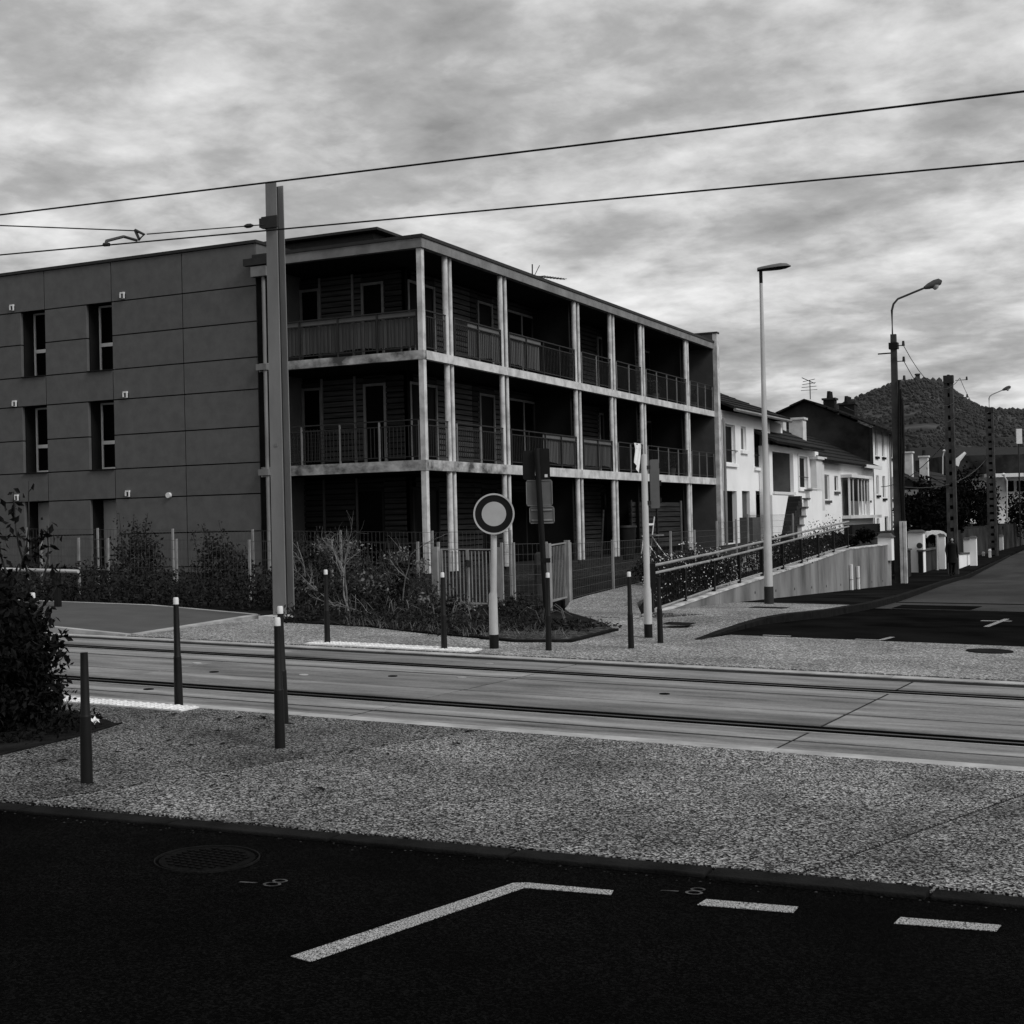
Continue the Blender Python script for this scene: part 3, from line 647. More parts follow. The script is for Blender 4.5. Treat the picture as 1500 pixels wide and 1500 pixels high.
# white towel on the first floor railing
mb = MB(); n = 8; vs = []
for i in range(n + 1):
    for j in range(7):
        u = 14.85 + .80 * i / n * (1 - .1 * j) + .02 * math.sin(j); z = 4.40 - .105 * j - (.05 * i if j else 0) * (j / 6)
        vs.append((CX - .075 + .035 + .03 * math.sin(i * 1.4 + j * .6), CY + u, z))
mb.add(vs, [(i * 7 + j, (i + 1) * 7 + j, (i + 1) * 7 + j + 1, i * 7 + j + 1) for i in range(n) for j in range(6)]); mb.sm = True
tag(mb.build('towel', M['cloth'], org=(CX, CY + 15.2, 4.3)), 'white cloth hanging over the first floor balcony rail', 'towel')
def potted(a_, b_, z, label):
    p = (CX - b_, CY + a_, z); t = thing('potted_plant', label, 'potted plant', p, 'potted plants on the balconies'); rp_ = random.Random(int(a_ * 10))
    mb = MB(); mb.cyl(*p[:2], z, z + .3, .13, .17, 12); mb.build('pot', M['grey_wall'], t); mb = MB()
    for _ in range(160): mb.leaf((p[0] + rp_.gauss(0, .13), p[1] + rp_.gauss(0, .13), z + .55 + rp_.gauss(0, .17)), .09, rp_)
    mb.build('foliage', M['leaf_mid'], t)
potted(18.4, .5, 6.08, 'potted plant on the top balcony just before the far end bays'); potted(22.9, .5, 6.08, 'potted plant on the top balcony in the last bay by the end wall'); potted(20.1, .5, 3.37, 'potted plant on the first floor balcony near the end wall')
def bchair(a_, z, label):
    c = Vector((CX - .75, CY + a_, z)); t = thing('balcony_chair', label, 'chair', c, 'balcony chairs')
    for dx in (-.2, .2):
        for dy in (-.2, .2): MB().box(c.x + dx - .018, c.x + dx + .018, c.y + dy - .018, c.y + dy + .018, z, z + (.86 if dy > 0 else .43)).build('leg', M['sign_back'], t)
    MB().box(c.x - .23, c.x + .23, c.y - .23, c.y + .23, z + .432, z + .47).build('seat', M['sign_back'], t)
    for k in range(3): MB().box(c.x - .18, c.x + .18, c.y + .185, c.y + .215, z + .55 + k * .11, z + .61 + k * .11).build('back_slat', M['sign_back'], t)
bchair(.75, 6.08, 'slatted chair on the top balcony right behind the corner column'); bchair(6.6, 6.08, 'slatted chair behind the screened top balcony in the third bay')
# ------------------------------------------------------------------ things on the ground floor terraces
t = thing('garden_screen', 'dark slatted timber screen on the ground floor terrace', 'screen', (-16.9, 47.9, .9))
for k in range(9): MB().box(-16.95, -16.90, 45.2, 50.7, .75 + k * .185, .75 + k * .185 + .15).build('slat', M['timber'], t)
for yy in (45.22, 47.9, 50.68): MB().box(-16.89, -16.84, yy - .04, yy + .04, .5, 2.45).build('post', M['trim'] if yy > 50 else M['timber'], t)
t = thing('plastic_bin', 'black plastic bin beside the white chair on the terrace', 'bin', (-16.6, 43.9, .45))
mb = MB(); mb.cyl(-16.6, 43.9, .45, 1.5, .28, .36, 16); mb.build('bin_body', M['black'], t); mb = MB(); mb.cyl(-16.6, 43.9, 1.502, 1.57, .39, .38, 16); mb.build('lid', M['dark_metal'], t)
t = thing('folding_chair', 'white framed folding chair in front of the slatted screen', 'chair', (-16.2, 45.4, .45))
for yy in (45.1, 46.0):
    mb = MB(); mb.tube([(-16.5, yy, .45), (-16.3, yy, 1.85)], .022, 6); mb.build('leg', M['white_frame'], t)
    mb = MB(); mb.tube([(-15.9, yy, .45), (-16.45, yy, 1.2)], .022, 6); mb.build('leg', M['white_frame'], t)
mb = MB(); mb.box(-16.45, -15.95, 45.12, 45.98, 1.18, 1.22); mb.build('seat', M['trim'], t)
mb = MB(); mb.box(-16.36, -16.32, 45.1, 46.0, 1.55, 1.62); mb.build('backrest', M['white_frame'], t)
mb = MB(); mb.tube([(-16.6, 41.6, .45), (-16.75, 42.3, 2.1)], .035, 6)
tag(mb.build('wooden_prop', M['timber'], org=(-16.6, 41.6, .45)), 'leaning timber prop beside the paired columns on the terrace', 'timber prop')
# ------------------------------------------------------------------ bollards
BG = 'slim dark bollards along the tram crossing'
def bollard_mesh(h=.94, cap=True):
    t = thing('bollard', '', 'bollard', (0, 0, 0), BG)
    mb = MB(); mb.tube([(0, 0, -.05), (0, 0, .42)], [.039, .034], 16); mb.build('lower_post', M['bollard'], t)
    mb = MB(); mb.tube([(0, 0, .42), (0, 0, .43), (0, 0, h - (.06 if cap else 0))], [.034, .030, .0235], 16); mb.build('upper_post', M['bollard'], t)
    if cap: mb = MB(); mb.tube([(0, 0, h - .06), (0, 0, h - .01), (0, 0, h)], [.0245, .0235, .019], 16); mb.build('white_cap', M['cap'], t)
    return t
B0 = bollard_mesh()
bs = [(-5.80, 8.24, 'bollard with white cap, the nearer of two standing in line'), (-6.44, 9.21, 'bollard with white cap, half hidden behind the nearer one in line'), (-7.89, 9.70, 'white capped bollard at the end of the near tactile strip'),
      (-9.69, 14.85, 'white capped bollard across the tracks in front of the dry branches'), (-7.99, 14.82, 'white capped bollard in front of the double gate'), (-6.81, 15.29, 'white capped bollard in front of the traffic signal pole'),
      (-5.99, 15.94, 'white capped bollard left of the pale signal post'), (-9.55, 9.68, 'white capped bollard partly hidden behind the dark bush')]
for i, (x, y, l) in enumerate(bs):
    if i == 0: B0.location = (x, y, T(x) + .02); B0['label'] = l
    else: dup(B0, (x, y, T(x) + .02), l)
B1 = bollard_mesh(.82, False); B1.location = (-6.17, 6.68, T(-6.17) + .02); B1['label'] = 'short dark bollard without a cap near the left kerb'
dup(B1, (-5.89, 16.74, T(-5.89) + .03), 'dark bollard without a cap right of the pale signal post')
# ------------------------------------------------------------------ tram mast, wires
t = thing('tram_mast', 'tall grey steel mast carrying the tram wire brackets', 'mast', (-12.47, 17.9, .33))
def hb(x0, x1, y0, y1, z0, z1, k): # tapered box about the mast axis
    ax, ay = -12.47, 17.9
    return MB().hexa([(ax + (p - ax) * s, ay + (q - ay) * s, z) for z, s in ((z0, k), (z1, 1.0)) for p, q in ((x0, y0), (x1, y0), (x1, y1), (x0, y1))])
hb(-12.57, -12.37, 17.80, 17.815, .3, 7.13, 1.2).build('flange', M['pole_paint'], t)
hb(-12.57, -12.37, 17.985, 18.0, .3, 7.11, 1.2).build('flange', M['pole_paint'], t)
hb(-12.475, -12.465, 17.816, 17.984, .3, 7.10, 1.2).build('web', M['dark_metal'], t)
MB().box(-12.75, -12.19, 17.62, 18.18, .25, .40).build('footing', M['concrete'], t)
mb = MB(); mb.box(-12.62, -12.33, 17.74, 17.795, 6.42, 6.60); mb.box(-12.66, -12.621, 17.74, 18.03, 6.44, 6.58); mb.build('clamp', M['dark_metal'], t)
mb = MB(); mb.box(-12.50, -12.44, 17.78, 17.797, 3.02, 3.07); mb.build('number_plate', M['trim'], t)
nz_ = lambda x: 4.83 - .0275 * x; fz_ = lambda x: 4.90 - .0366 * x
def wire(name, pts, r, label, cat, group=None, mt='cable'):
    mb = MB(); mb.tube(pts, r, 6); return tag(mb.build(name, M[mt], org=pts[0]), label, cat, group)
wire('contact_wire', [(-45, 10.87, nz_(-45)), (-11, 10.87, nz_(-11)), (-.8, 10.87, nz_(-.8)), (12, 10.87, nz_(12)), (30, 10.87, nz_(30))], .009, 'upper of the two black tram wires crossing the sky', 'overhead wire', 'tram contact wires')
wire('contact_wire', [(-45, 13.4, fz_(-45)), (-13.6, 13.4, fz_(-13.6)), (-1.1, 13.4, fz_(-1.1)), (12, 13.4, fz_(12)), (30, 13.4, fz_(30))], .0095, 'lower of the two black tram wires, crossing the mast', 'overhead wire', 'tram contact wires')
mast_p = dep(388, 329, 20.6); tri = onY(209, 343, 15.3)
t = thing('wire_bracket', 'thin pull-off cable with bent steady arm left of the mast', 'wire bracket', tri)
def tb(name, pts, r, mt='cable'): mb = MB(); mb.tube(pts, r, 6); return mb.build(name, M[mt], t)
tb('pull_off_cable', [mast_p, onY(215, 343, 15.4)], .009)
tb('insulator', [mast_p + (tri - mast_p) * .10, mast_p + (tri - mast_p) * .125, mast_p + (tri - mast_p) * .155, mast_p + (tri - mast_p) * .18], [.012, .035, .035, .012])
tb('pull_off_cable', [onY(198, 338, 15.3), onY(-60, 328, 13.4)], .009)
A = [onY(198, 337, 15.3), onY(211, 343.5, 15.3), onY(204, 351, 15.3)]
tb('triangle_plate', A + [A[0]], .022, 'dark_metal')
tb('steady_arm', [onY(200, 352, 15.1), onY(181, 346.5, 14.3), onY(156, 353, 13.5), onY(155, 358.5, 13.4)], .02, 'dark_metal')
tb('wire_clip', [onY(152, 358.5, 13.4), onY(160, 358, 13.4)], .025, 'dark_metal')
# ------------------------------------------------------------------ round sign and traffic signals
FN = Vector((.40, -.916, 0)).normalized(); FR = Vector((FN.y * -1, FN.x, 0))     # facing the camera, and to the right
sx, sy, sz_ = -7.51, 15.22, T(-7.51)
t = thing('round_sign', 'round road sign with black ring on a pale stepped post', 'road sign', (sx, sy, sz_))
mb = MB(); mb.cyl(sx, sy, sz_ - .05, sz_ + .19, .058, n=18); mb.build('black_base', M['black'], t)
mb = MB(); mb.tube([(sx, sy, sz_ + .19), (sx, sy, sz_ + .68), (sx + .012, sy, sz_ + .72), (sx + .03, sy + .01, sz_ + 1.5)], [.056, .052, .038, .038], 18); mb.build('post', M['pale_post'], t)
sc = Vector((sx + .038, sy + .01, 1.865)) + FN * .05
mb = MB(); mb.disc(sc, FN, .235, .018, 48); mb.build('black_disc', M['black'], t)
mb = MB(); mb.disc(sc, FN, .252, .03, 48, .232); mb.build('rim', M['pale_post'], t)
mb = MB(); mb.disc(sc + FN * .0185, FN, .150, .004, 40); mb.build('inner_disc', M['sign_grey'], t)
mb = MB(); mb.cyl(sx + .032, sy + .01, 1.6, 2.0, .036, n=12); mb.build('bracket', M['galv'], t)
def fbox(mb, c, r0, r1, n0, n1, z0, z1):     # box in the camera-facing frame of c
    c = Vector(c); return mb.hexa([c + FR * r + FN * n + Vector((0, 0, z)) for z in (z0, z1) for r, n in ((r0, n0), (r1, n0), (r1, n1), (r0, n1))])
def rplate(mb, c, r0, r1, z0, z1, n0, n1, rad=.04):
    pts = []
    for cx, cz, a in ((r1 - rad, z0 + rad, -90), (r1 - rad, z1 - rad, 0), (r0 + rad, z1 - rad, 90), (r0 + rad, z0 + rad, 180)):
        for k in range(5): th = math.radians(a + 22.5 * k); pts.append((cx + rad * math.cos(th), cz + rad * math.sin(th)))
    c = Vector(c); n = len(pts); vs = [c + FR * p + FN * q + Vector((0, 0, z)) for q in (n1, n0) for p, z in pts]
    return mb.add(vs, [tuple(range(n)), tuple(range(2 * n - 1, n - 1, -1))] + [(i, n + i, n + (i + 1) % n, (i + 1) % n) for i in range(n)])
gx, gy = -8.75, 19.6
gp = Vector((gx, gy, T(gx)))
t = thing('traffic_signal', 'black twin traffic signal seen from behind with two blank sign backs', 'traffic signal', gp)
lean = -.036
def L3(z, dx=0, dn=0): return Vector((gx, gy, z)) + FR * (dx + lean * (z - .3)) + FN * dn
mb = MB(); mb.tube([L3(.2), L3(2.9)], .045, 14); mb.build('pole', M['black'], t)
for r0, r1, zt in ((-.235, -.045, 2.87), (-.015, .19, 2.90)):
    mb = MB(); rplate(mb, L3(2.65), r0, r1, -.23, zt - 2.65, -.28, -.06, .035); mb.build('signal_head', M['black'], t)
mb = MB(); rplate(mb, L3(2.5), .10, .145, -.05, -.005, -.059, -.055, .004); mb.build('sticker', M['cap'], t)
for z0, z1, w, zo in ((2.005, 2.41, .205, 0), (1.73, 1.995, .195, .02)):
    mb = MB(); rplate(mb, L3((z0 + z1) / 2), -w + zo, w + zo, (z0 - z1) / 2, (z1 - z0) / 2, -.075, -.063, .03); p_ = mb.build('sign_back', M['sign_back'], t)
    mb = MB()
    for k in (-1, 1): fbox(mb, L3((z0 + z1) / 2), -w + zo + .03, w + zo - .03, -.062, -.047, k * (z1 - z0) * .3 - .012, k * (z1 - z0) * .3 + .012)
    if z0 < 2: mb.build('clip_bar', M['galv'], p_)
    mb = MB(); c = L3((z0 + z1) / 2); hw = (z1 - z0) / 2
    for q in ((-w + zo + .02, w + zo - .02, hw - .012, hw), (-w + zo + .02, w + zo - .02, -hw, -hw + .012)): fbox(mb, c, q[0], q[1], -.062, -.05, q[2], q[3])
    for q in ((-w + zo, -w + zo + .012), (w + zo - .012, w + zo)): fbox(mb, c, q[0], q[1], -.062, -.05, -hw + .03, hw - .03)
    mb.build('turned_edge', M['galv'], p_)
mb = MB(); fbox(mb, L3(1.15), -.03, .11, -.05, .05, -.03, .04); mb.build('button_box', M['black'], t)
qx, qy = -6.2756, 17.362; qz = T(qx)
t = thing('signal_post', 'pale grey signal post with black base and narrow grey signal box', 'traffic signal', (qx, qy, qz))
mb = MB(); mb.cyl(qx, qy, qz - .05, qz + .20, .056, n=18); mb.build('black_base', M['black'], t)
mb = MB(); mb.tube([(qx, qy, qz + .20), (qx, qy, qz + .66), (qx, qy, qz + .70), (qx, qy, 2.60), (qx, qy, 2.62)], [.055, .053, .042, .042, .03], 18); mb.build('post', M['pale_post'], t)
c = Vector((qx, qy, 0))
mb = MB(); rplate(mb, c, .075, .195, 1.90, 2.55, -.14, .0, .02); mb.build('signal_box', M['sign_back'], t)
for z in (1.97, 2.2, 2.43):
    mb = MB(); fbox(mb, c, .196, .225, -.12, -.04, z, z + .07); mb.build('visor', M['black'], t)
for z in (1.95, 2.42): mb = MB(); fbox(mb, c, .02, .078, -.03, .03, z, z + .05); mb.build('bracket', M['dark_metal'], t)
mb = MB(); fbox(mb, c, .045, .115, -.07, .02, .78, 1.17); mb.build('button_box', M['black'], t)
# ------------------------------------------------------------------ fences and gates
def fence(name, label, pts, h, group=None, every=None, hs=None):
    P0 = Vector((*pts[0], PZ(*pts[0]))); t = thing(name, label, 'fence', P0, group)
    for i, (x, y) in enumerate(pts):
        g = PZ(x, y); hh = hs[i] if hs else g + h
        MB().box(x - .02, x + .02, y - .02, y + .02, g - .3, hh + .03).build('fence_post', M['fence_post'], t)
    for i in range(len(pts) - 1):
        (x0, y0), (x1, y1) = pts[i], pts[i + 1]; d = Vector((x1 - x0, y1 - y0, 0)); Ln = d.length; d /= Ln
        g0, g1 = PZ(x0, y0), PZ(x1, y1); t0 = hs[i] if hs else g0 + h; t1 = t0 if hs else g1 + h
        mb = MB(); n = max(2, int(Ln / .09)); r = .0028
        def wirebox(a, b, rr): mb.tube([a, b], rr, 4, cap=False)
        for k in range(n + 1):
            f_ = k / n; a = Vector((x0, y0, g0 + (g1 - g0) * f_)) + d * (Ln * f_); top = t0 + (t1 - t0) * f_
            if .02 < f_ < .98: wirebox(a, Vector((a.x, a.y, top)), r)
        for k in range(7):
            q = k / 6
            wirebox(Vector((x0, y0, g0 + .05 + (t0 - g0 - .05) * q)) + d * .03, Vector((x1, y1, g1 + .05 + (t1 - g1 - .05) * q)) - d * .03, r * 1.7 if k % 3 == 0 else r * 1.2)
        o = mb.build('wire_panel', M['wire_mesh'], t); o['kind'] = 'stuff'
    return t
yf2 = 21.2
xa = lambda px, py, y: onY(px, py, y).x
fence('wire_fence', 'nearer low wire mesh fence along the front of the planting', [(x, yf2) for x in (-29.5, -27.4, -25.3, -23.2)] + [(xa(p, 789, yf2), yf2) for p in (60, 115, 158, 258, 365)] + [(-13.7, yf2), (xa(612, 800, yf2), yf2), (-11.5, yf2)], 1.12, 'wire mesh fences round the flats')
yf1 = 24.0
fence('wire_fence', 'farther taller wire mesh fence close to the dark panelled wall', [(x, yf1) for x in (-31, -28.6, -26.2)] + [(xa(p, 779, yf1), yf1) for p in (40, 143, 253, 370, 499, 633)] + [(-11.3, yf1 - .3)], 1.26, 'wire mesh fences round the flats')
fence('wire_fence', 'short wire mesh fence between the two light metal gates', [(-10.3, 21.25), (-10.17, 21.45), (-9.82, 22.05)], 1.12, 'wire mesh fences round the flats')
fence('wire_fence', 'stepped wire mesh fence running up beside the ramp path', [(-9.86, 23.2), (-9.9, 25.44), (-9.9, 27.41), (-9.9, 28.97), (-9.9, 30.67), (-9.9, 32.45), (-9.9, 34.1), (-9.9, 35.2), (-9.9, 37.4), (-9.9, 40)], 1.1, 'wire mesh fences round the flats', hs=[1.34, 1.34, 1.34, 1.46, 1.46, 1.65, 1.68, 1.8, 1.8, 1.8])
def gate(p0, p1, h, label, n, leaves=1):
    a = Vector((*p0, PZ(*p0))); b2 = Vector((*p1, PZ(*p1))); t = thing('metal_gate', label, 'gate', a, 'light metal bar gates'); d = (b2 - a); d.z = 0; Ln = d.length; d.normalize()
    def at(u, z): return a + d * u + Vector((0, 0, z + (b2.z - a.z) * u / Ln))
    for u in (0, Ln):
        mb = MB(); mb.tube([at(u, -.3), at(u, h + .04)], .062, 4); mb.build('gate_post', M['fence_post'], t)
    for k in range(leaves):
        u0 = .09 + (Ln - .18) * k / leaves + .01; u1 = .09 + (Ln - .18) * (k + 1) / leaves - .01
        mb = MB(); mb.tube([at(u0, .1), at(u0, h), at(u1, h), at(u1, .1), at(u0, .1)], .026, 4); f_ = mb.build('gate_leaf', M['fence_post'], t)
        m_ = n // leaves
        for q in range(1, m_ + 1):
            uu = u0 + (u1 - u0) * q / (m_ + 1); mb = MB(); mb.tube([at(uu, .12), at(uu, h - .03)], .010 if leaves > 1 else .007, 4); mb.build('bar', M['fence_post'], f_)
    mb = MB(); mb.tube([at(Ln * (.5 if leaves > 1 else .1), h * .72), at(Ln * (.5 if leaves > 1 else .1) + .02, h * .82)], .045, 6); mb.build('lock', M['dark_metal'], t)
gate((-11.44, 21.0), (-10.36, 21.27), 1.03, 'light metal double gate of thin bars behind the round sign', 12, 2)
gate((-9.80, 22.08), (-9.83, 23.0), 1.08, 'light metal single gate beside the ramp path', 9, 1)
mb = MB(); zz = PZ(-10.3, 22.6); mb.tube([(-10.35, 22.9, zz - .1), (-10.35, 22.9, zz + .86), (-10.35, 22.9, zz + .92)], [.09, .09, .04], 12)
tag(mb.build('wooden_stake', M['bark'], org=(-10.35, 22.9, zz)), 'thick dark wooden stake behind the mesh between the gates', 'post')
# ------------------------------------------------------------------ retaining wall and ramp
WT = [(20.9, .20), (21.66, .27), (24.57, .40), (27.7, .52), (32.3, .71), (35.6, .86), (41.6, .84)]
wt = lambda y: interp(WT, y)
t = thing('retaining_wall', 'long stained concrete retaining wall rising along the side street', 'wall', (-7.5, 31, 0))
js = [20.9, 24.3, 27.5, 32.2, 36.2, 41.6]
for a, b2 in zip(js, js[1:]):
    mb = MB(); ysn = [a + .008] + [y for y, _ in WT if a < y < b2] + [b2 - .008]
    for y0, y1 in zip(ysn, ysn[1:]):
        mb.hexa([(-7.65, y0, -1.5), (-7.4, y0, -1.5), (-7.4, y1, -1.5), (-7.65, y1, -1.5), (-7.65, y0, wt(y0)), (-7.4, y0, wt(y0)), (-7.4, y1, wt(y1)), (-7.65, y1, wt(y1))])
    w_ = mb.build('wall_panel', M['wall_conc'], t)
    mb = MB()
    for y0, y1 in zip(ysn, ysn[1:]): mb.hexa([(-7.67, y0, wt(y0) + .002), (-7.385, y0, wt(y0) + .002), (-7.385, y1, wt(y1) + .002), (-7.67, y1, wt(y1) + .002), (-7.67, y0, wt(y0) + .03), (-7.385, y0, wt(y0) + .03), (-7.385, y1, wt(y1) + .03), (-7.67, y1, wt(y1) + .03)])
    mb.build('capping', M['wall_cap'], w_)
    mb = MB(); y = a + .8
    while y < b2 - .4:
        z = SZ(-7.4, y) + .28
        if z < wt(y) - .15: mb.disc((-7.4, y, z), (1, 0, 0), .03, .004, 8)
        y += 1.6
    if mb.v: mb.build('weep_holes', M['black'], w_)
MB().box(-12.4, -7.66, 41.36, 41.59, -1.5, .84).build('wall_panel', M['wall_conc'], t); MB().box(-12.4, -12.15, 41.61, 130, -1.9, .6).build('wall_panel', M['gable'], t)
# two white marker boards fixed to the wall
for yy, z0, z1, l in ((35.7, -.25, .48, 'taller of two white marker strips fixed to the retaining wall'), (36.55, -.25, .40, 'shorter right one of two white marker strips on the retaining wall')):
    t = thing('marker_strip', l, 'marker post', (-7.35, yy, z0), 'white marker strips on the wall')
    MB().box(-7.38, -7.33, yy - .09, yy + .09, z0, z0 + .33).build('lower_plate', M['cap'], t); MB().box(-7.38, -7.33, yy - .10, yy + .08, z0 + .35, z1).build('upper_plate', M['cap'], t)
    MB().box(-7.376, -7.345, yy - .05, yy + .05, z0 + .331, z0 + .349).build('joint_strip', M['dark_metal'], t)
# ramp handrail
HR = [(20.75, 1.0), (24.5, 1.115), (27.5, 1.235), (32, 1.42), (36.2, 1.575)]
hz = lambda y: interp(HR, y)
t = thing('ramp_railing', 'double steel handrail with dark bars climbing beside the ramp', 'railing', (-7.5, 28, .9))
for off, r in ((0, .024), (-.125, .022)):
    mb = MB(); mb.tube([(-7.5, y, hz(y) + off) for y in [20.75, 22, 24.5, 27.5, 30, 32, 34, 36.2]], r, 8); mb.build('handrail', M['fence_post'], t)
mb = MB(); mb.tube([(-7.5, y, wt(y) + .09) for y in [20.95, 24.5, 27.5, 30, 32, 34, 36.2]], .018, 6); mb.build('bottom_rail', M['fence_post'], t)
for k in range(10):
    y = 20.95 + k * 1.67; MB().box(-7.53, -7.47, y - .035, y + .035, wt(y) + .03, hz(y) - .15).build('rail_post', M['black'], t)
mb = MB(); y = 21.1
while y < 36: mb.box(-7.504, -7.496, y - .004, y + .004, wt(y) + .1, hz(y) - .14); y += .12
mb.build('rail_bars', M['black'], t)['kind'] = 'stuff'
# yards and paths behind the wall
struct(drape(lambda y: interp([(20.2, -8.55), (21.6, -9.3), (23.2, -9.86)], y), lambda y: interp([(20.2, -7.45), (21.0, -7.7), (23.5, -8.72), (28, -8.5)], y), [20.2, 20.7, 21.2, 21.6, 22, 23, 24, 25, 26, 27, 28, 30, 32, 34, 36, 38, 41], 2, PZ, .03).build('ramp_path', M['agg_far']))
struct(drape(lambda y: interp([(20.9, -7.75), (23.5, -8.7), (28, -8.48)], y), lambda y: -7.68, [20.9, 22, 24, 26, 28, 30, 32, 34, 36, 38, 41.5], 2, PZ, .02).build('planting_bed', M['soil']))
struct(drape(lambda y: -33., lambda y: -13.07 if y < 20.6 else (-9.97 if y > 21.4 else -11.0), [18.22, 20.55, 21.5, 24, 27, 29.75], 6, PZ, .015).build('planting_bed', M['soil']))
struct(drape(lambda y: -16.3, lambda y: -9.97, [29.76, 33, 37, 41.6], 4, PZ, .01).build('garden', M['garden']))
struct(drape(lambda y: -16.3, lambda y: -12.35, [41.61, 45, 49, 54, 60, 70, 82, 95, 110, 130], 4, PZ, .01).build('garden', M['garden']))
def bedz(x, y): return T(x) + .045
struct(MB().prism([(-12.2, 17.3), (-10.5, 17.15), (-9.3, 16.6), (-8.2, 16.25), (-7.6, 16.05), (-6.98, 16.35), (-7.05, 18.1), (-7.9, 19.5), (-9.0, 20.9), (-12.3, 20.9), (-12.9, 18.3)], bedz, tilt(-.2)).build('planting_bed', M['soil']))
struct(MB().prism([(-8.6, 16.55), (-7.62, 16.12), (-7.03, 16.4), (-7.09, 18.1), (-7.75, 19.2), (-7.6, 17.6), (-8.3, 17.0)], tilt(.050), tilt(0)).build('grass', M['grass']))
b = MB(); b.prism([(-8.2, 16.2), (-7.6, 16.0), (-6.93, 16.3), (-7.0, 18.15), (-7.08, 18.15), (-7.02, 16.4), (-7.6, 16.1), (-8.2, 16.3)], tilt(.052), tilt(-.1)); struct(b.build('bed_edging', M['kerb_dark']))
struct(MB().prism([(-30, 6.05), (-7.45, 6.9), (-7.42, 7.2), (-7.5, 8.0), (-7.64, 8.6), (-8.3, 8.95), (-30, 8.95)], tilt(.030), tilt(-.2)).build('planting_bed', M['soil']))
b = MB(); b.prism([(-7.40, 6.9), (-7.36, 6.9), (-7.44, 8.0), (-7.58, 8.62), (-7.62, 8.6), (-7.48, 8.0)], tilt(.034), tilt(-.1)); struct(b.build('bed_edging', M['kerb_dark']))
# ------------------------------------------------------------------ plants
def plant(name, label, cat, loc, group=None): return thing(name, label, cat, loc, group)
def clump(mb, c, r, n, size, rnd, shell=.5, zmin=-1e9, lump=.25):
    c = Vector(c); s0 = rnd.random() * 50
    for _ in range(n):
        d = Vector((rnd.gauss(0, 1), rnd.gauss(0, 1), rnd.gauss(0, 1))).normalized()
        k = (shell + (1 - shell) * rnd.random()) * (1 + lump * 2 * noise.noise(d * 2.2 + Vector((s0, 0, 0))))
        p = c + Vector((d.x * r[0], d.y * r[1], d.z * r[2])) * k
        if p.z > zmin: mb.leaf(p, size, rnd)
rnd = random.Random(11)
# big dark bush in the left foreground
t = plant('bush', 'large dark leafy bush cut by the left edge of the photo', 'bush', (-8.7, 7.7, .2))
mb = MB()
for c, r, n in (((-8.72, 7.74, .80), (.90, .8, .62), 13000), ((-8.64, 7.9, 1.04), (.68, .6, .42), 8500), ((-9.2, 7.6, 1.35), (.6, .6, .5), 5000), ((-8.66, 8.1, .5), (.80, .6, .45), 7500), ((-9.3, 8.0, 1.0), (.7, .7, .7), 4000), ((-8.8, 7.6, .40), (.98, .75, .36), 6500), ((-8.18, 7.75, .92), (.3, .3, .3), 1300)):
    clump(mb, c, r, int(n * .8), .068, rnd, .72, .1); clump(mb, c, r, int(n * .5), .068, rnd, .3, .1)
mb.build('foliage', M['leaf_near'], t)
mb = MB(); lf = MB()
for (x0, y0), top, curve in (((20, 860), (48, 705), 8), ((45, 850), (15, 720), -6), ((62, 850), (72, 770), 4), ((10, 840), (-5, 760), -4), ((50, 900), (95, 830), 8), ((30, 830), (60, 790), 5)):
    P = [dep(x0 + (top[0] - x0) * k / 5 + curve * math.sin(k * .8), y0 + (top[1] - y0) * k / 5, 10.3) for k in range(6)]
    mb = MB(); mb.tube(P, [.009, .008, .007, .006, .005, .003], 5); mb.build('stem', M['bark'], t)
    for k in range(26):
        f_ = rnd.random() ** .7 * 5; i = min(4, int(f_)); p = P[i].lerp(P[i + 1], f_ - i); lf.leaf(p + Vector((rnd.gauss(0, .035), rnd.gauss(0, .035), rnd.gauss(0, .03))), .07, rnd)
mb = MB(); mb.tube([(-8.7, 7.7, .2), (-8.75, 7.75, .7), (-8.8, 7.8, 1.3)], [.05, .04, .02], 6)
mb.build('stem', M['bark'], t); lf.build('sprig_leaves', M['leaf_near'], t)
t = plant('ground_plant', 'low leafy plant at the foot of the capless bollard', 'plant', (-7.75, 8.1, .22)); mb = MB()
for c, r, n in (((-7.8, 8.15, .24), (.28, .3, .14), 500), ((-7.72, 7.7, .22), (.22, .3, .1), 300), ((-7.95, 8.5, .22), (.3, .25, .12), 300)): clump(mb, c, r, n, .05, rnd, .3, .1)
mb.build('foliage', M['leaf_near'], t); mb = MB()
for _ in range(4): mb.leaf((-7.66 + rnd.uniform(-.04, .04), 8.42 + rnd.uniform(-.05, .05), .27), .06, rnd, 1)
mb.build('flower', M['flower'], t)
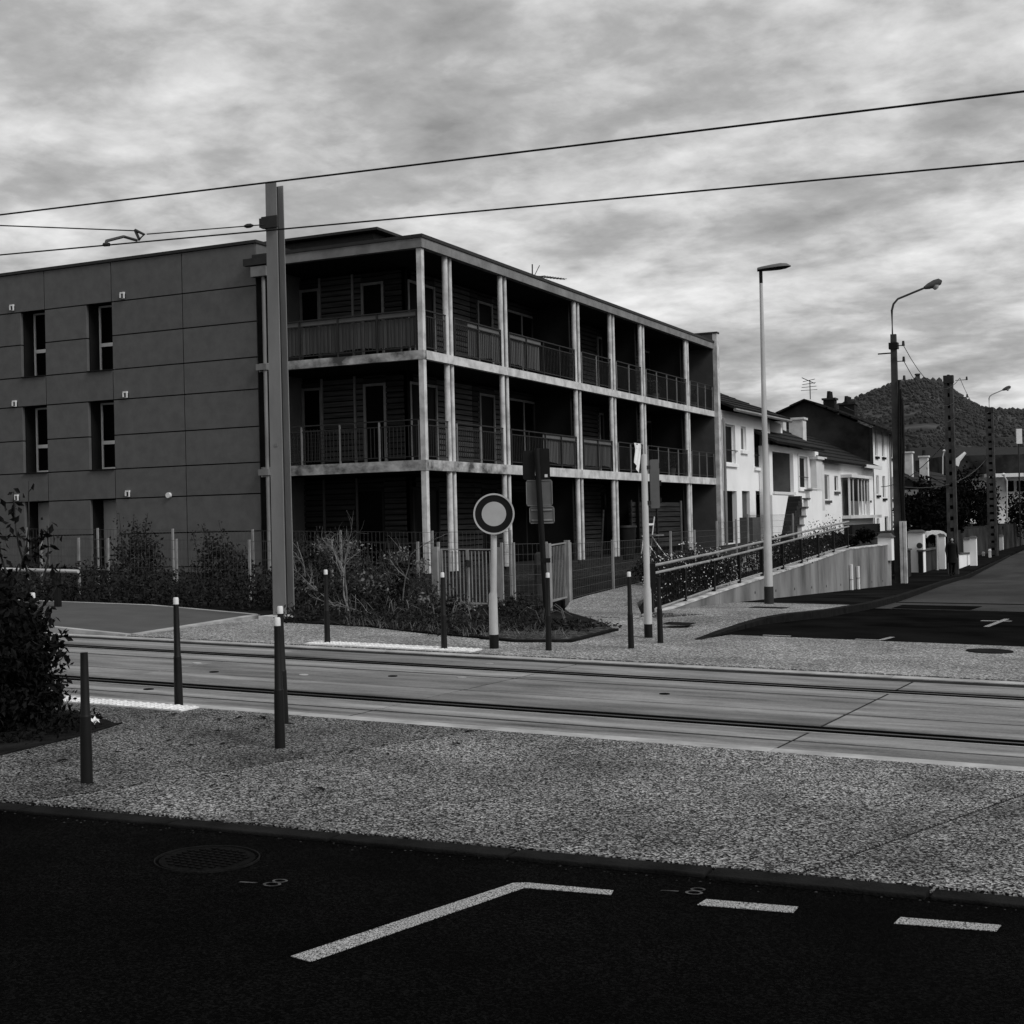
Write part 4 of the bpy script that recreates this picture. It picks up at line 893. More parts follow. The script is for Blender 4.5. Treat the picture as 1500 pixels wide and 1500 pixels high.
# hedge of the left planting
t = plant('hedge', 'long dark hedge under the panelled wall behind the platform', 'hedge', (-18, 19.6, .5)); mb = MB()
for k in range(34):
    x = -27 + k * .45 + rnd.uniform(-.2, .2); g = T(x); hh = rnd.uniform(.45, .8) if x < -13.5 else .5
    clump(mb, (x, 19.4 + rnd.uniform(-.6, .8), g + hh * .5), (.55, .75, hh * .62), 520, .085, rnd, .4, g)
mb.build('foliage', M['leaf'], t)
for k in range(40): x = -27 + k * .38; mb = MB(); mb.tube([(x, 19.6, T(x)), (x + rnd.uniform(-.2, .2), 19.6 + rnd.uniform(-.3, .3), T(x) + .7)], [.015, .006], 4); mb.build('stem', M['bark'], t)
def shrub(px, py_top, y, w, label, n=900, spikes=4, mt='leaf', size=.085):
    p = onY(px, py_top, y); g = PZ(p.x, y); hh = p.z - g
    t = plant('shrub', label, 'shrub', (p.x, y, g), 'shrubs in the planting by the flats'); mb = MB()
    clump(mb, (p.x, y, g + hh * .42), (w, w * .8, hh * .42), n, size, rnd, .3, g)
    st = MB(); st.tube([(p.x, y, g - .05), (p.x + .02, y, g + hh * .6)], [.03, .012], 5); st.build('stem', M['bark'], t)
    for k in range(spikes):
        a = Vector((p.x + rnd.uniform(-w, w) * .6, y + rnd.uniform(-.2, .2), g + hh * .5)); e = a + Vector((rnd.uniform(-.25, .1), rnd.uniform(-.1, .1), hh * rnd.uniform(.35, .52))); st = MB(); st.tube([a, e], [.010, .004], 4); st.build('shoot', M['bark'], t)
        for q in range(30): f_ = rnd.random(); mb.leaf(a.lerp(e, f_) + Vector((rnd.gauss(0, .05), rnd.gauss(0, .05), rnd.gauss(0, .03))), size * .8, rnd)
    mb.build('foliage', M[mt], t)
shrub(203, 750, 21.9, .65, 'tall dark shrub with spiky shoots against the panelled wall', 1500, 6)
shrub(318, 762, 21.9, .55, 'tall dark shrub just left of the steel mast, spiky top', 1100, 5)
shrub(352, 792, 21.7, .4, 'rounded dark shrub at the foot of the mast', 600, 2)
shrub(575, 800, 20.3, .6, 'loose leafy shrub with pale tips left of the double gate', 900, 5)
shrub(450, 770, 20.4, .5, 'thin leafy shrub right behind the steel mast', 500, 6)
shrub(955, 800, 26.5, .5, 'dark shrub behind the pale signal post and its mesh fence', 800, 4)
shrub(430, 800, 20.0, .35, 'wispy pale green shrub touching the right side of the mast', 350, 9, 'leaf_mid', .06)
shrub(500, 775, 20.6, .6, 'tall wild shrub of thin shoots behind the bare branches', 700, 12, 'leaf_mid', .06)
shrub(548, 815, 19.6, .5, 'wild tangled shrub right of the bare branching shrub', 500, 10, 'leaf_mid', .06)
shrub(625, 830, 19.2, .45, 'tangled low shrub in front of the double gate post', 450, 8, 'leaf_mid', .06)
# low cover in the front bed
t = plant('ground_cover', 'low dark ground cover filling the bed beside the signs', 'plants', (-9.3, 17.8, .25)); mb = MB()
for k in range(60):
    x = rnd.uniform(-12.1, -7.4); ylo = 17.3 if x < -10 else 16.6 - (x + 9.3) * .2
    y = rnd.uniform(max(16.35, ylo), 20.6 if x < -9 else 18.6)
    if x > -8.4 and y < 17.3: continue
    hh = rnd.uniform(.18, .42) if x < -9.2 else rnd.uniform(.1, .22)
    clump(mb, (x, y, T(x) + hh * .4), (.42, .42, hh * .6), 190, .065, rnd, .3, T(x) + .03)
mb.build('foliage', M['leaf'], t)['kind'] = 'stuff'; t['kind'] = 'stuff'
# dry grass and arching dead leaves
t = plant('dry_grass', 'pale dry grass and dead blades along the bed edge', 'grass', (-9, 17, .25)); mb = MB()
for k in range(420):
    x = rnd.uniform(-11, -6.98); y = rnd.uniform(16.25, 17.0) - (x + 8.5) * (.18 if x < -8.3 else -.06) if rnd.random() < .75 else rnd.uniform(16.5, 18.6)
    if x > -7.1 or y < 16.1: continue
    if x < -8.5 and y < 16.2 - (x + 8.2) * .32: continue
    a = Vector((x, y, T(x) + .045)); e = a + Vector((rnd.gauss(0, .08), rnd.gauss(0, .08), rnd.uniform(.04, .15))); mb.tube([a, a.lerp(e, .5) + Vector((0, 0, .02)), e], [.004, .003, .001], 3, cap=False)
mb.build('blades', M['leaf_pale'], t)['kind'] = 'stuff'
mb = MB()
for (px, py) in ((600, 885), (570, 900), (655, 880), (690, 885), (455, 895), (500, 880), (520, 900), (630, 880), (800, 890), (830, 905)):
    for k in range(3):
        c0 = onY(px + rnd.uniform(-10, 10), py + 22, 18.0); d = Vector((rnd.uniform(-.4, .4), rnd.uniform(-.2, .2), 0)); hh = rnd.uniform(.2, .4)
        c0.z = T(c0.x) + .04
        mb.tube([c0, c0 + d * .3 + Vector((0, 0, hh * .8)), c0 + d * .7 + Vector((0, 0, hh)), c0 + d * 1.1 + Vector((0, 0, hh * .6))], [.006, .006, .005, .002], 4, cap=False)
mb.build('arching_blades', M['leaf_pale'], t)['kind'] = 'stuff'; t['kind'] = 'stuff'
# dead branching shrub
base = onY(512, 885, 18.6); base.z = T(base.x)
t = plant('dead_shrub', 'bare pale branching shrub between the mast and the double gate', 'shrub', base); mb = MB()
def branch(p, d, ln, r, lv):
    pts = [p]; q = p.copy(); dd = d.copy()
    for k in range(4):
        dd = (dd + Vector((rnd.gauss(0, .16), rnd.gauss(0, .16), rnd.gauss(.03, .1)))).normalized(); q = q + dd * ln / 4; pts.append(q.copy())
    mb.tube(pts, [r * (1 - .16 * k) for k in range(5)], 5, cap=False)
    if lv:
        for k in range(3 if lv > 1 else 4):
            i = rnd.randint(1, 4); branch(pts[i], (dd + Vector((rnd.gauss(0, .55), rnd.gauss(0, .4), rnd.gauss(.05, .45)))).normalized(), ln * rnd.uniform(.45, .7), r * .55, lv - 1)
for args in ((base, Vector((-.5, .05, .85)).normalized(), .75, .020, 3), (base, Vector((-.2, .1, 1)).normalized(), .85, .017, 3), (onY(590, 880, 19.0), Vector((-.1, 0, 1)), .75, .012, 2), (onY(600, 850, 19.2), Vector((-.8, 0, .35)), .5, .010, 2), (onY(447, 845, 19), Vector((-.05, 0, 1)), .6, .012, 2), (onY(560, 905, 18.2), Vector((-.9, -.1, .25)), .7, .010, 2), (base + Vector((-.3, .2, .1)), Vector((-.7, .1, .6)).normalized(), .7, .014, 3)):
    mb = MB(); branch(*args); mb.build('branch', M['dead'], t)
mb = MB()
for (px, py, n, w) in ((470, 800, 70, .35), (520, 800, 70, .3), (590, 815, 110, .35), (615, 825, 60, .2), (545, 850, 90, .45), (450, 860, 60, .3), (620, 880, 90, .4), (690, 890, 60, .3)):
    c = onY(px, py, 18.9); clump(mb, c, (w, w * .6, w * .5), n, .06, rnd, .1)
mb.build('dry_leaves', M['leaf_pale'], t)['kind'] = 'stuff'
# flowering shrubs by the ramp
def flowers(ylist, label, xr, zr, nl, nf, grp='flowering shrubs beside the ramp'):
    y0, y1 = ylist; ym = (y0 + y1) / 2; g = PZ(-8, ym)
    t = plant('flowering_shrub', label, 'shrub', (-8, ym, g), grp); mb = MB(); fl = MB(); st = MB()
    n = max(2, int((y1 - y0) / .7))
    for k in range(n + 1):
        y = y0 + (y1 - y0) * k / n; x = rnd.uniform(*xr); gz = PZ(x, y); top = zr(y) * rnd.uniform(.8, 1.05)
        hh = max(.2, top - gz); clump(mb, (x, y, gz + hh * .5), (.36, .55, hh * .55), nl // (n + 1), .06, rnd, .25, gz)
        st = MB(); st.tube([(x, y, gz - .1), (x, y, gz + hh * .5)], [.015, .008], 4); st.build('stem', M['bark'], t)
        for _ in range(nf // (n + 1)):
            d = Vector((rnd.gauss(0, 1), rnd.gauss(0, 1), rnd.gauss(0, 1))).normalized(); p = Vector((x + d.x * .4, y + d.y * .58, gz + hh * .52 + d.z * hh * .6))
            for q in range(2): fl.leaf(p, .033, rnd, 0)
    mb.build('foliage', M['leaf'], t); fl.build('blossom', M['flower'], t)
flowers((22.5, 25.4), 'shrub dotted with white blossom at the foot of the ramp railing', (-8.0, -7.74), lambda y: 1.28, 6500, 620)
flowers((26.0, 28.0), 'smaller blossoming shrub behind the second ramp railing post', (-8.3, -7.9), lambda y: 1.0, 1600, 70)
flowers((28.5, 32.0), 'leafy shrub with a few white flowers under the middle of the handrail', (-8.0, -7.62), lambda y: 1.25 + (y - 28) * .05, 2800, 150)
flowers((32.4, 36.4), 'dark leafy shrub at the upper end of the ramp railing', (-8.1, -7.65), lambda y: 1.45 + (y - 32) * .05, 3000, 60)
# ------------------------------------------------------------------ street lamp
lx, ly = -6.65, 24.93; lz = SZ(lx, ly) + .1
t = thing('street_lamp', 'tall pale tapered street lamp with flat leaf shaped head', 'street lamp', (lx, ly, lz))
mb = MB(); mb.cyl(lx, ly, lz - .1, lz + .35, .088, .085, 14); mb.build('dark_base', M['dark_metal'], t)
mb = MB(); mb.tube([(lx, ly, lz + .35), (lx, ly, 1.5), (lx, ly, 1.52), (lx, ly, 6.1)], [.078, .072, .064, .030], 14); mb.build('pole', M['pale_post'], t)
mb = MB(); c = Vector((lx, ly, 6.30)); secs = [(-.06, .05, .045), (.0, .085, .055), (.18, .12, .07), (.36, .13, .078), (.47, .10, .06), (.55, .02, .012)]
def head(mb, c, d, secs, up):
    s_ = Vector((-d.y, d.x, 0)); vs = []; n = 10
    for l, w, h in secs:
        for k in range(n): th = math.pi * k / (n - 1); vs.append(c + d * l + s_ * (w * math.cos(th)) + Vector((0, 0, (h * math.sin(th)) * up + l * .09)))
    mb.add(vs, [(i * n + k, i * n + k + 1, (i + 1) * n + k + 1, (i + 1) * n + k) for i in range(len(secs) - 1) for k in range(n - 1)] + [tuple(range(n)), tuple(range(len(secs) * n - 1, len(secs) * n - n - 1, -1))]); mb.sm = True
ld = Vector((.92, .38, 0)).normalized()
head(mb, c, ld, secs, 1); mb.build('lamp_head', M['sign_back'], t)
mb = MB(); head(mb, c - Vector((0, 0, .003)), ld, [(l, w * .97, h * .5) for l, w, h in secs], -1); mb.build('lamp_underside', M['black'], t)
mb = MB(); mb.cyl(lx, ly, 6.05, 6.29, .032, n=10); mb.build('neck', M['black'], t)
# ------------------------------------------------------------------ concrete utility poles
def arm_lamp(t, top, H, ext, dirv, scale=1.):
    mb = MB(); P = [top, top + Vector((0, 0, H * .72)), top + Vector((0, 0, H * .88)) + dirv * .06, top + Vector((0, 0, H)) + dirv * .2, top + Vector((0, 0, H + .32 * ext)) + dirv * ext]
    mb.tube(P, .035, 8); mb.build('lamp_arm', M['galv'] if scale < 1 else M['dark_metal'], t)
    c = P[-1]; dd = (P[-1] - P[-2]).normalized(); mb = MB()
    mb.tube([c - dd * .1, c + dd * .05, c + dd * .25, c + dd * .42, c + dd * .5], [.05, .10, .13, .11, .03], 10); mb.build('lamp_head', M['pole_conc'], t)
    mb = MB(); q = c + dd * .27 - Vector((0, 0, .06)); mb.tube([q, q - Vector((0, 0, .08)), q - Vector((0, 0, .14))], [.12, .10, .03], 10); mb.build('lamp_glass', M['glass_lens'], t)
def insul(t, x, y, z, d):
    mb = MB(); mb.tube([(x, y, z), (x + d * .25, y, z)], .015, 5); mb.tube([(x + d * .25, y, z - .02), (x + d * .25, y, z + .14)], [.05, .035], 8); mb.build('insulator', M['dark_metal'], t)
AD = Vector((.9, .43, 0)).normalized()
p1 = Vector((-7.75, 45.0, SZ(-7.75, 45)))
t = thing('utility_pole', 'nearest grey utility pole with cables strapped to it and a bent lamp arm', 'utility pole', p1, 'poles along the side street')
mb = MB(); mb.hexa([(p1.x + sx_ * w, p1.y + sy_ * w2, z) for z, w, w2 in ((p1.z - .3, .14, .13), (7.47, .085, .08)) for sx_, sy_ in ((-1, -1), (1, -1), (1, 1), (-1, 1))]); mb.build('shaft', M['pole_conc'], t)
mb = MB()
for k in range(3):
    P = [Vector((p1.x + .13 + .05 * k + .03 * math.sin(z * 1.3 + k), p1.y - .12, z)) for z in [p1.z + .2, .9, 2, 3, 4, 5, 6 - .3 * k]]
    mb.tube(P, .038, 6)
mb.build('riser_cable', M['cable'], t)
mb = MB(); mb.box(p1.x + .08, p1.x + .17, p1.y - .30, p1.y - .17, p1.z, p1.z + 2.1); mb.box(p1.x + .19, p1.x + .28, p1.y - .30, p1.y - .17, p1.z, p1.z + 2.1); mb.build('cable_guard', M['concrete'], t)
for z in (6.0, 6.6, 7.1): insul(t, p1.x + .1, p1.y, z, .8)
mb = MB(); mb.box(p1.x - .14, p1.x + .14, p1.y - .13, p1.y + .13, 7.0, 7.2); mb.box(p1.x - .5, p1.x + .1, p1.y - .02, p1.y + .02, 6.86, 6.9); mb.build('strap', M['black'], t)
arm_lamp(t, Vector((p1.x - .03, p1.y, 7.3)), 1.3, 1.15, AD)
def cell_pole(p, top, w0, w1, label, n, lamp=None):
    t = thing('utility_pole', label, 'utility pole', p, 'poles along the side street')
    H = top - p.z
    for s in (-1, 1):
        mb = MB(); mb.hexa([(p.x + s * (w0 if z == 0 else w1) + dx * .07, p.y + dy * .13, p.z - .3 if z == 0 else top) for z in (0, 1) for dx, dy in ((-1, -1), (1, -1), (1, 1), (-1, 1))]); mb.build('flange', M['pole_conc'], t)
    for k in range(n + 1):
        f_ = k / n; w = w0 + (w1 - w0) * f_ - .07; z = p.z + .2 + (H - .5) * f_
        mb = MB(); mb.box(p.x - w, p.x + w, p.y - .11, p.y + .11, z, z + (H / n) * .62); mb.build('rung', M['pole_conc'], t)
    mb = MB(); mb.box(p.x - w1 * .6, p.x + w1 * .6, p.y + .05, p.y + .10, p.z, top - .1); mb.build('web', M['timber_back'], t)
    mb = MB(); mb.box(p.x - w1 - .1, p.x + w1 + .1, p.y - .15, p.y + .15, top - .35, top); mb.build('cap', M['dark_metal'], t)
    return t
p2 = Vector((-8.93, 65.9, SZ(-8.93, 65.9)))
t = cell_pole(p2, 8.04, .165, .12, 'concrete pole with ladder like openings right behind the walking person', 17)
for z in (5.6, 6.3, 7.0, 7.8): insul(t, p2.x + .3, p2.y, z, 2.0)
p3 = Vector((-10.5, 96.3, SZ(-10.5, 96.3)))
t = cell_pole(p3, 8.65, .25, .17, 'farthest concrete pole with openings and a small bent lamp on top', 20)
arm_lamp(t, Vector((p3.x, p3.y, 8.6)), .9, 1.0, AD, .8)
for z in (6.4, 7.2): insul(t, p3.x, p3.y, z, -1.6)
CG = 'thin cables between the poles and houses'
def cable(a, b2, sag, label, r=.012):
    a = Vector(a); b2 = Vector(b2); P = [a.lerp(b2, k / 10) - Vector((0, 0, sag * 4 * (k / 10) * (1 - k / 10))) for k in range(11)]
    wire('cable', P, r, label, 'cable', CG)
cable((p1.x + .3, p1.y, 7.1), (p2.x + .5, p2.y, 7.9), .9, 'highest cable sagging between the first and second utility poles')
cable((p1.x + .3, p1.y, 6.6), (p2.x + .5, p2.y, 7.1), .9, 'middle cable sagging between the first and second utility poles')
cable((p1.x + .3, p1.y, 6.0), (p2.x + .5, p2.y, 6.4), .9, 'lower cable sagging between the first and second utility poles')
cable((p2.x + .5, p2.y, 7.9), (p3.x, p3.y, 8.4), .7, 'cable running from the second pole towards the farthest pole')
cable((p2.x - .2, p2.y, 6.2), (-18.3, 88, 8.6), .5, 'dark cable from the second pole to the roof of the gabled house', .02)
cable((p2.x - .2, p2.y, 5.0), (-15.6, 85, 3.4), .5, 'dark cable from the second pole to the white front of the gabled house', .02)
cable((p3.x - .3, p3.y, 5.2), (p1.x + .1, p1.y + .2, 2.6), .6, 'cable slanting from the farthest pole down past the second pole', .02)
# ------------------------------------------------------------------ row of houses
HX = -15.8
def hwall(mb, y0, y1, z0, z1, holes, x=HX, th=.17): mb.wall((x, y0, z0), (0, 1, 0), (1, 0, 0), y1 - y0, z1 - z0, th, [(a - y0, b_ - y0, c - z0, d - z0) for a, b_, c, d in holes]); return mb
def hwin(t, y0, y1, z0, z1, x=HX, rec=.13, sill=True, bar=False, mt='white_frame', name='window', pane='glass', msill='white'):
    f_ = .07
    mb = MB(); xx = x - rec
    for q in ((y0 + .002, y0 + f_, z0, z1), (y1 - f_, y1 - .002, z0, z1), (y0 + f_, y1 - f_, z1 - f_, z1), (y0 + f_, y1 - f_, z0, z0 + f_)): mb.box(xx, xx + .05, *q)
    w = mb.build(name, M[mt], t)
    mb = MB(); mb.box(xx + .01, xx + .025, y0 + f_, y1 - f_, z0 + f_, z1 - f_); mb.build('pane', M[pane], w)
    if sill: mb = MB(); mb.box(x - rec + .06, x + .10, y0 - .12, y1 + .12, z0 - .13, z0 - .002); mb.build('sill', M[msill], w)
    if bar: mb = MB(); mb.tube([(x + .05, y0 - .1, z0 + .55), (x + .05, y1 + .12, z0 + .55)], .02, 5); mb.build('guard_bar', M['dark_metal'], w)
    return w
def tiles(t, name, a, b2, c, d, n):   # roof slope a-b eave, d-c ridge; n overlapping tile courses, each a part
    a, b2, c, d = map(Vector, (a, b2, c, d)); nm = (b2 - a).cross(d - a).normalized()
    if nm.z < 0: nm = -nm
    for k in range(n):
        f0, f1 = k / n, min(1, (k + 1.12) / n)
        p = [a.lerp(d, f0), b2.lerp(c, f0), b2.lerp(c, f1), a.lerp(d, f1)]
        lo = [q - nm * .06 for q in p]; hi = [p[0] + nm * .06, p[1] + nm * .06, p[2] + nm * .015, p[3] + nm * .015]
        mb = MB(); mb.hexa(lo + hi); mb.build('tile_course', M['tile'], t)
def chimney(t, x, y, z0, z1, w=.4, mt='stone_white', pots=1):
    mb = MB(); mb.box(x - w, x + w, y - w, y + w, z0, z1); c = mb.build('chimney', M[mt], t)
    mb = MB(); mb.box(x - w - .08, x + w + .08, y - w - .08, y + w + .08, z1 + .002, z1 + .12); mb.build('chimney_cap', M['dark_metal'] if mt != 'stone_white' else M['stone_white'], c)
    for k in range(pots): mb = MB(); o = (k - (pots - 1) / 2) * .5; mb.cyl(x, y + o, z1 + .12, z1 + .55, .15, .11, 10); mb.build('pot', M['tile'], c)
HG = 'row of houses along the side street'
# house 1
t = thing('white_house', 'white two storey house with tall dark openings next to the flats', 'house', (HX, 56, .7), HG)
X1 = -16.3
ops = [(54.72, 56.36, 3.99, 5.62), (57.22, 58.03, 4.6, 5.64), (59.27, 60.81, 3.93, 5.64), (54.5, 56.36, .7, 2.86), (57.15, 58.35, .7, 2.88), (59.32, 60.77, .7, 2.90)]
mb = MB(); hwall(mb, 54.36, 62.0, .3, 6.15, ops, x=X1, th=.2); mb.box(X1 - 8, X1 - .202, 54.36, 54.6, .3, 6.1); mb.box(X1 - 8, X1 - .202, 61.7, 62.0, .3, 6.1); mb.build('wall', M['white'], t)
hwin(t, *ops[0], x=X1, rec=.18, bar=True); hwin(t, *ops[1], x=X1, rec=.15, pane='sign_back'); hwin(t, *ops[2], x=X1, rec=.18, bar=True)
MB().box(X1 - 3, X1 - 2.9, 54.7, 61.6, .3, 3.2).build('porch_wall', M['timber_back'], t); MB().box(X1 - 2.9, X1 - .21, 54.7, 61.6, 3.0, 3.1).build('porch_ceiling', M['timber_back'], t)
MB().box(X1 - .195, X1 - .14, 57.16, 58.34, .7, 2.87).build('door', M['grey_wall'], t)
for y in (56.5, 58.5, 60.9): MB().box(X1 - 2.8, X1 - .203, y - .02, y + .02, .3, 2.98).build('porch_partition', M['grey_wall'], t)
mb = MB(); mb.tube([(X1 + .1, 54.42, .6), (X1 + .1, 54.42, 5.8)], .06, 6); mb.build('downpipe', M['galv'], t)
rf = MB().box(X1 - 8, X1 - .5, 54.6, 61.5, 6.0, 6.05).build('roof', M['dark_metal'], t)
A = [(X1 + .55, 54.35, 6.22), (X1 + .55, 63.6, 6.26), (X1 - 4.2, 59.8, 8.35), (X1 - 4.2, 54.35, 8.35)]
tiles(rf, 'roof', *A, 9)
tiles(rf, 'roof', (X1 + .55, 63.6, 6.26), (X1 - 8.9, 63.6, 6.26), (X1 - 4.25, 59.8, 8.35), (X1 - 4.15, 59.8, 8.35), 6)
mb = MB(); mb.tube([(X1 + .6, 54.35, 6.12), (X1 + .6, 63.6, 6.16)], .07, 6); mb.build('gutter', M['galv'], rf)
# house 2
t = thing('white_house', 'white house with recessed grey porch and outdoor stair with stepped parapet', 'house', (HX, 64.5, .8), HG)
mb = MB(); hwall(mb, 59.9, 69.4, .3, 4.95, [(60.4, 64.2, 2.87, 4.69), (65.16, 66.78, 3.07, 4.61)])
mb.box(HX - 8, HX - .18, 69.1, 69.4, .3, 4.9); mb.box(HX - .48, HX - .172, 59.9, 60.1, .3, 4.9); mb.build('wall', M['white'], t)
MB().box(HX - 1.6, HX - 1.5, 62.1, 64.6, 2.6, 4.9).build('porch_wall', M['grey_wall'], t); MB().box(HX - 1.5, HX - .172, 64.22, 64.4, 2.6, 4.9).build('porch_wall', M['sign_back'], t); MB().box(HX - 1.6, HX - .172, 60.1, 64.2, 4.72, 4.85).build('porch_ceiling', M['grey_wall'], t)
MB().box(HX - 1.5, HX + .10, 60.3, 64.15, 2.74, 2.868).build('porch_slab', M['cap'], t)
hwin(t, 65.16, 66.78, 3.07, 4.61, bar=True)
mb = MB(); f0 = .12
for q in ((65.0, 65.158, 2.95, 4.75), (66.782, 66.95, 2.95, 4.75), (65.158, 66.782, 4.612, 4.75)): mb.box(HX + .002, HX + .06, *q)
mb.build('window_surround', M['cap'], t)
for k in range(9):
    MB().box(HX + .004, HX + .78, 59.4 + k * .34, 59.4 + k * .34 + .36, .5, .9 + k * .22).build('stair_step', M['timber'], t)
SX = HX + .8
for k in range(5):
    y0 = 61.4 + k * .42; z1 = 1.3 + k * .40
    MB().box(SX, SX + .2, y0, 65.6 if k == 4 else y0 + .417, .3, z1).build('stepped_parapet', M['white'], t); MB().box(SX - .04, SX + .24, y0 - .06, y0 + .40, z1 + .002, z1 + .07).build('parapet_cap', M['sign_back'], t)
MB().box(SX - .04, SX + .24, 63.5, 65.7, 2.90 + .075, 3.04).build('parapet_ledge', M['cap'], t)
mb = MB(); q_ = [(57.15, .3), (58.0, .3), (59.9, 2.66), (57.15, 2.66)]; mb.add([(HX + .8, y, z) for y, z in q_] + [(HX + .5, y, z) for y, z in q_], [(0, 1, 2, 3), (7, 6, 5, 4), (0, 4, 5, 1), (1, 5, 6, 2), (2, 6, 7, 3), (3, 7, 4, 0)]); mb.build('stair_wall', M['white'], t)
MB().box(HX + .002, HX + .30, 67.6, 69.3, 2.0, 4.52).build('bay_wall', M['cream'], t); MB().box(HX - .0, HX + .42, 67.4, 69.45, 4.522, 4.66).build('bay_ledge', M['cap'], t)
rf = MB().box(HX - 7, HX - .4, 60.2, 68.9, 4.88, 4.93).build('roof', M['dark_metal'], t)
tiles(rf, 'roof', (HX + .5, 59.4, 5.0), (HX + .5, 68.6, 5.0), (HX - 3.9, 68.6, 7.3), (HX - 3.9, 59.4, 7.3), 8); tiles(rf, 'roof', (HX - 8.3, 59.4, 5.0), (HX - 8.3, 68.6, 5.0), (HX - 3.9, 68.6, 7.3), (HX - 3.9, 59.4, 7.3), 5)
mb = MB(); mb.add([(HX - 4.5, 62.8, 6.2), (HX - .2, 62.8, 5.6), (HX - .2, 62.8, 6.0), (HX - 4.5, 62.8, 7.9), (HX - 4.5, 63.1, 6.2), (HX - .2, 63.1, 5.6), (HX - .2, 63.1, 6.0), (HX - 4.5, 63.1, 7.9)], [(0, 1, 2, 3), (7, 6, 5, 4), (3, 2, 6, 7), (1, 5, 6, 2), (0, 3, 7, 4), (0, 4, 5, 1)]); mb.build('fire_wall', M['white'], t)
# house 3
t = thing('white_house', 'low white house with glazed veranda and long dark tiled roof', 'house', (HX, 76, .8), HG)
ops = [(70.56, 71.75, 2.52, 3.85), (72.96, 73.87, 3.0, 3.83), (80.95, 82.4, 2.57, 3.95)]
mb = MB(); hwall(mb, 69.42, 83.6, .3, 4.6, ops); mb.build('wall', M['white'], t)
hwin(t, *ops[0], msill='grey_wall', pane='sign_back'); hwin(t, *ops[1], msill='grey_wall'); hwin(t, *ops[2], pane='sign_back', msill='grey_wall')
v = MB().box(HX + .002, HX + .5, 74.6, 83.4, 1.55, 1.72).build('veranda', M['cream'], t)
MB().box(HX + .004, HX + .45, 75.0, 83.0, .4, 1.2).build('veranda_base', M['reveal'], v)
for k, y in enumerate((74.7, 75.6, 77.0, 77.9, 78.7, 79.5, 80.0)): MB().box(HX + .36, HX + .45, y - .06, y + .06, 1.722, 3.75).build('veranda_post', M['white_frame'], v)
MB().box(HX + .37, HX + .40, 74.76, 79.94, 2.5, 3.7).build('veranda_glass', M['glass'], v); MB().box(HX + .36, HX + .42, 74.76, 76.94, 1.73, 2.48).build('veranda_panel', M['sign_back'], v)
MB().box(HX + .002, HX + .6, 74.5, 80.2, 3.76, 3.92).build('veranda_roof', M['cream'], v)
MB().box(HX + .4, HX + .55, 79.0, 83.6, 4.40, 4.58).build('gutter_board', M['cap'], t)
rf = MB().box(HX - 7, HX - .4, 69.5, 83.5, 4.62, 4.66).build('roof', M['dark_metal'], t)
tiles(rf, 'roof', (HX + .5, 68.9, 4.5), (HX + .5, 83.7, 4.5), (HX - 4.2, 83.7, 6.85), (HX - 4.2, 68.9, 6.85), 8); tiles(rf, 'roof', (HX - 8.9, 68.9, 4.5), (HX - 8.9, 83.7, 4.5), (HX - 4.2, 83.7, 6.85), (HX - 4.2, 68.9, 6.85), 5)
chimney(t, -18.0, 74.3, 5.4, 6.95, .38, pots=0); chimney(t, -18.5, 72.3, 5.4, 6.8, .3, pots=0)
# house 4
t = thing('gabled_house', 'tall house with dark weathered gable and narrow white street front', 'house', (HX, 88, .7), HG)
ops = [(84.5, 85.3, 5.24, 6.83), (86.7, 87.5, 5.27, 6.9), (89.3, 90.7, 5.29, 6.9), (84.6, 85.4, 2.9, 4.1), (86.6, 87.5, 2.72, 4.1), (89.4, 90.6, 2.7, 4.1), (84.4, 85.2, .6, 1.5), (87, 88.2, .5, 1.6)]
mb = MB(); hwall(mb, 83.85, 93.5, .0, 7.0, ops); mb.build('wall', M['white'], t)
for o in ops: hwin(t, *o, pane='glass', msill='reveal')
G4 = [(HX - .18, 0), (HX - .18, 6.95), (-19.8, 8.75), (-23.8, 7.0), (-23.8, 0)]
mb = MB(); n = len(G4); mb.add([(x, 83.85, z) for x, z in G4] + [(x, 84.15, z) for x, z in G4], [tuple(range(n)), tuple(range(2 * n - 1, n - 1, -1))] + [(i, n + i, n + (i + 1) % n, (i + 1) % n) for i in range(n)]); mb.build('gable_wall', M['gable'], t)
MB().box(HX - .18, HX - .0, 83.80, 83.845, 0, 6.95).build('wall_return', M['gable'], t)
rf = MB().box(HX - 7.5, HX - .4, 84.2, 93.4, 6.9, 6.93).build('roof', M['dark_metal'], t)
tiles(rf, 'roof', (HX + .9, 83.5, 6.72), (HX + .9, 94.4, 6.72), (-19.8, 94.4, 8.87), (-19.8, 83.5, 8.87), 7); tiles(rf, 'roof', (-24.2, 83.5, 6.95), (-24.2, 94.4, 6.95), (-19.8, 94.4, 8.87), (-19.8, 83.5, 8.87), 5)
chimney(t, -18.9, 86.6, 8.2, 8.95, .35, 'tile', 2); chimney(t, -18.6, 90.6, 7.8, 8.9, .5, 'tile', 3)
mb = MB(); q = onX(1187, 585, -19.8); mb.tube([q, q + Vector((0, 0, 1.2))], .03, 5)
for k in range(4): mb.tube([q + Vector((-.5, -.3 + .2 * k, .55 + .2 * k)), q + Vector((.4, .2 - .2 * k, .6 + .2 * k))], .022, 4)
mb.tube([q + Vector((-.2, -1.2, 1.25)), q + Vector((.1, .8, 1.05))], .025, 4); mb.build('tv_aerial', M['dark_metal'], t)
mb = MB(); mb.tube([(HX + .15, 88.6, .5), (HX + .15, 88.6, 6.8)], .07, 6); mb.build('downpipe', M['galv'], t)
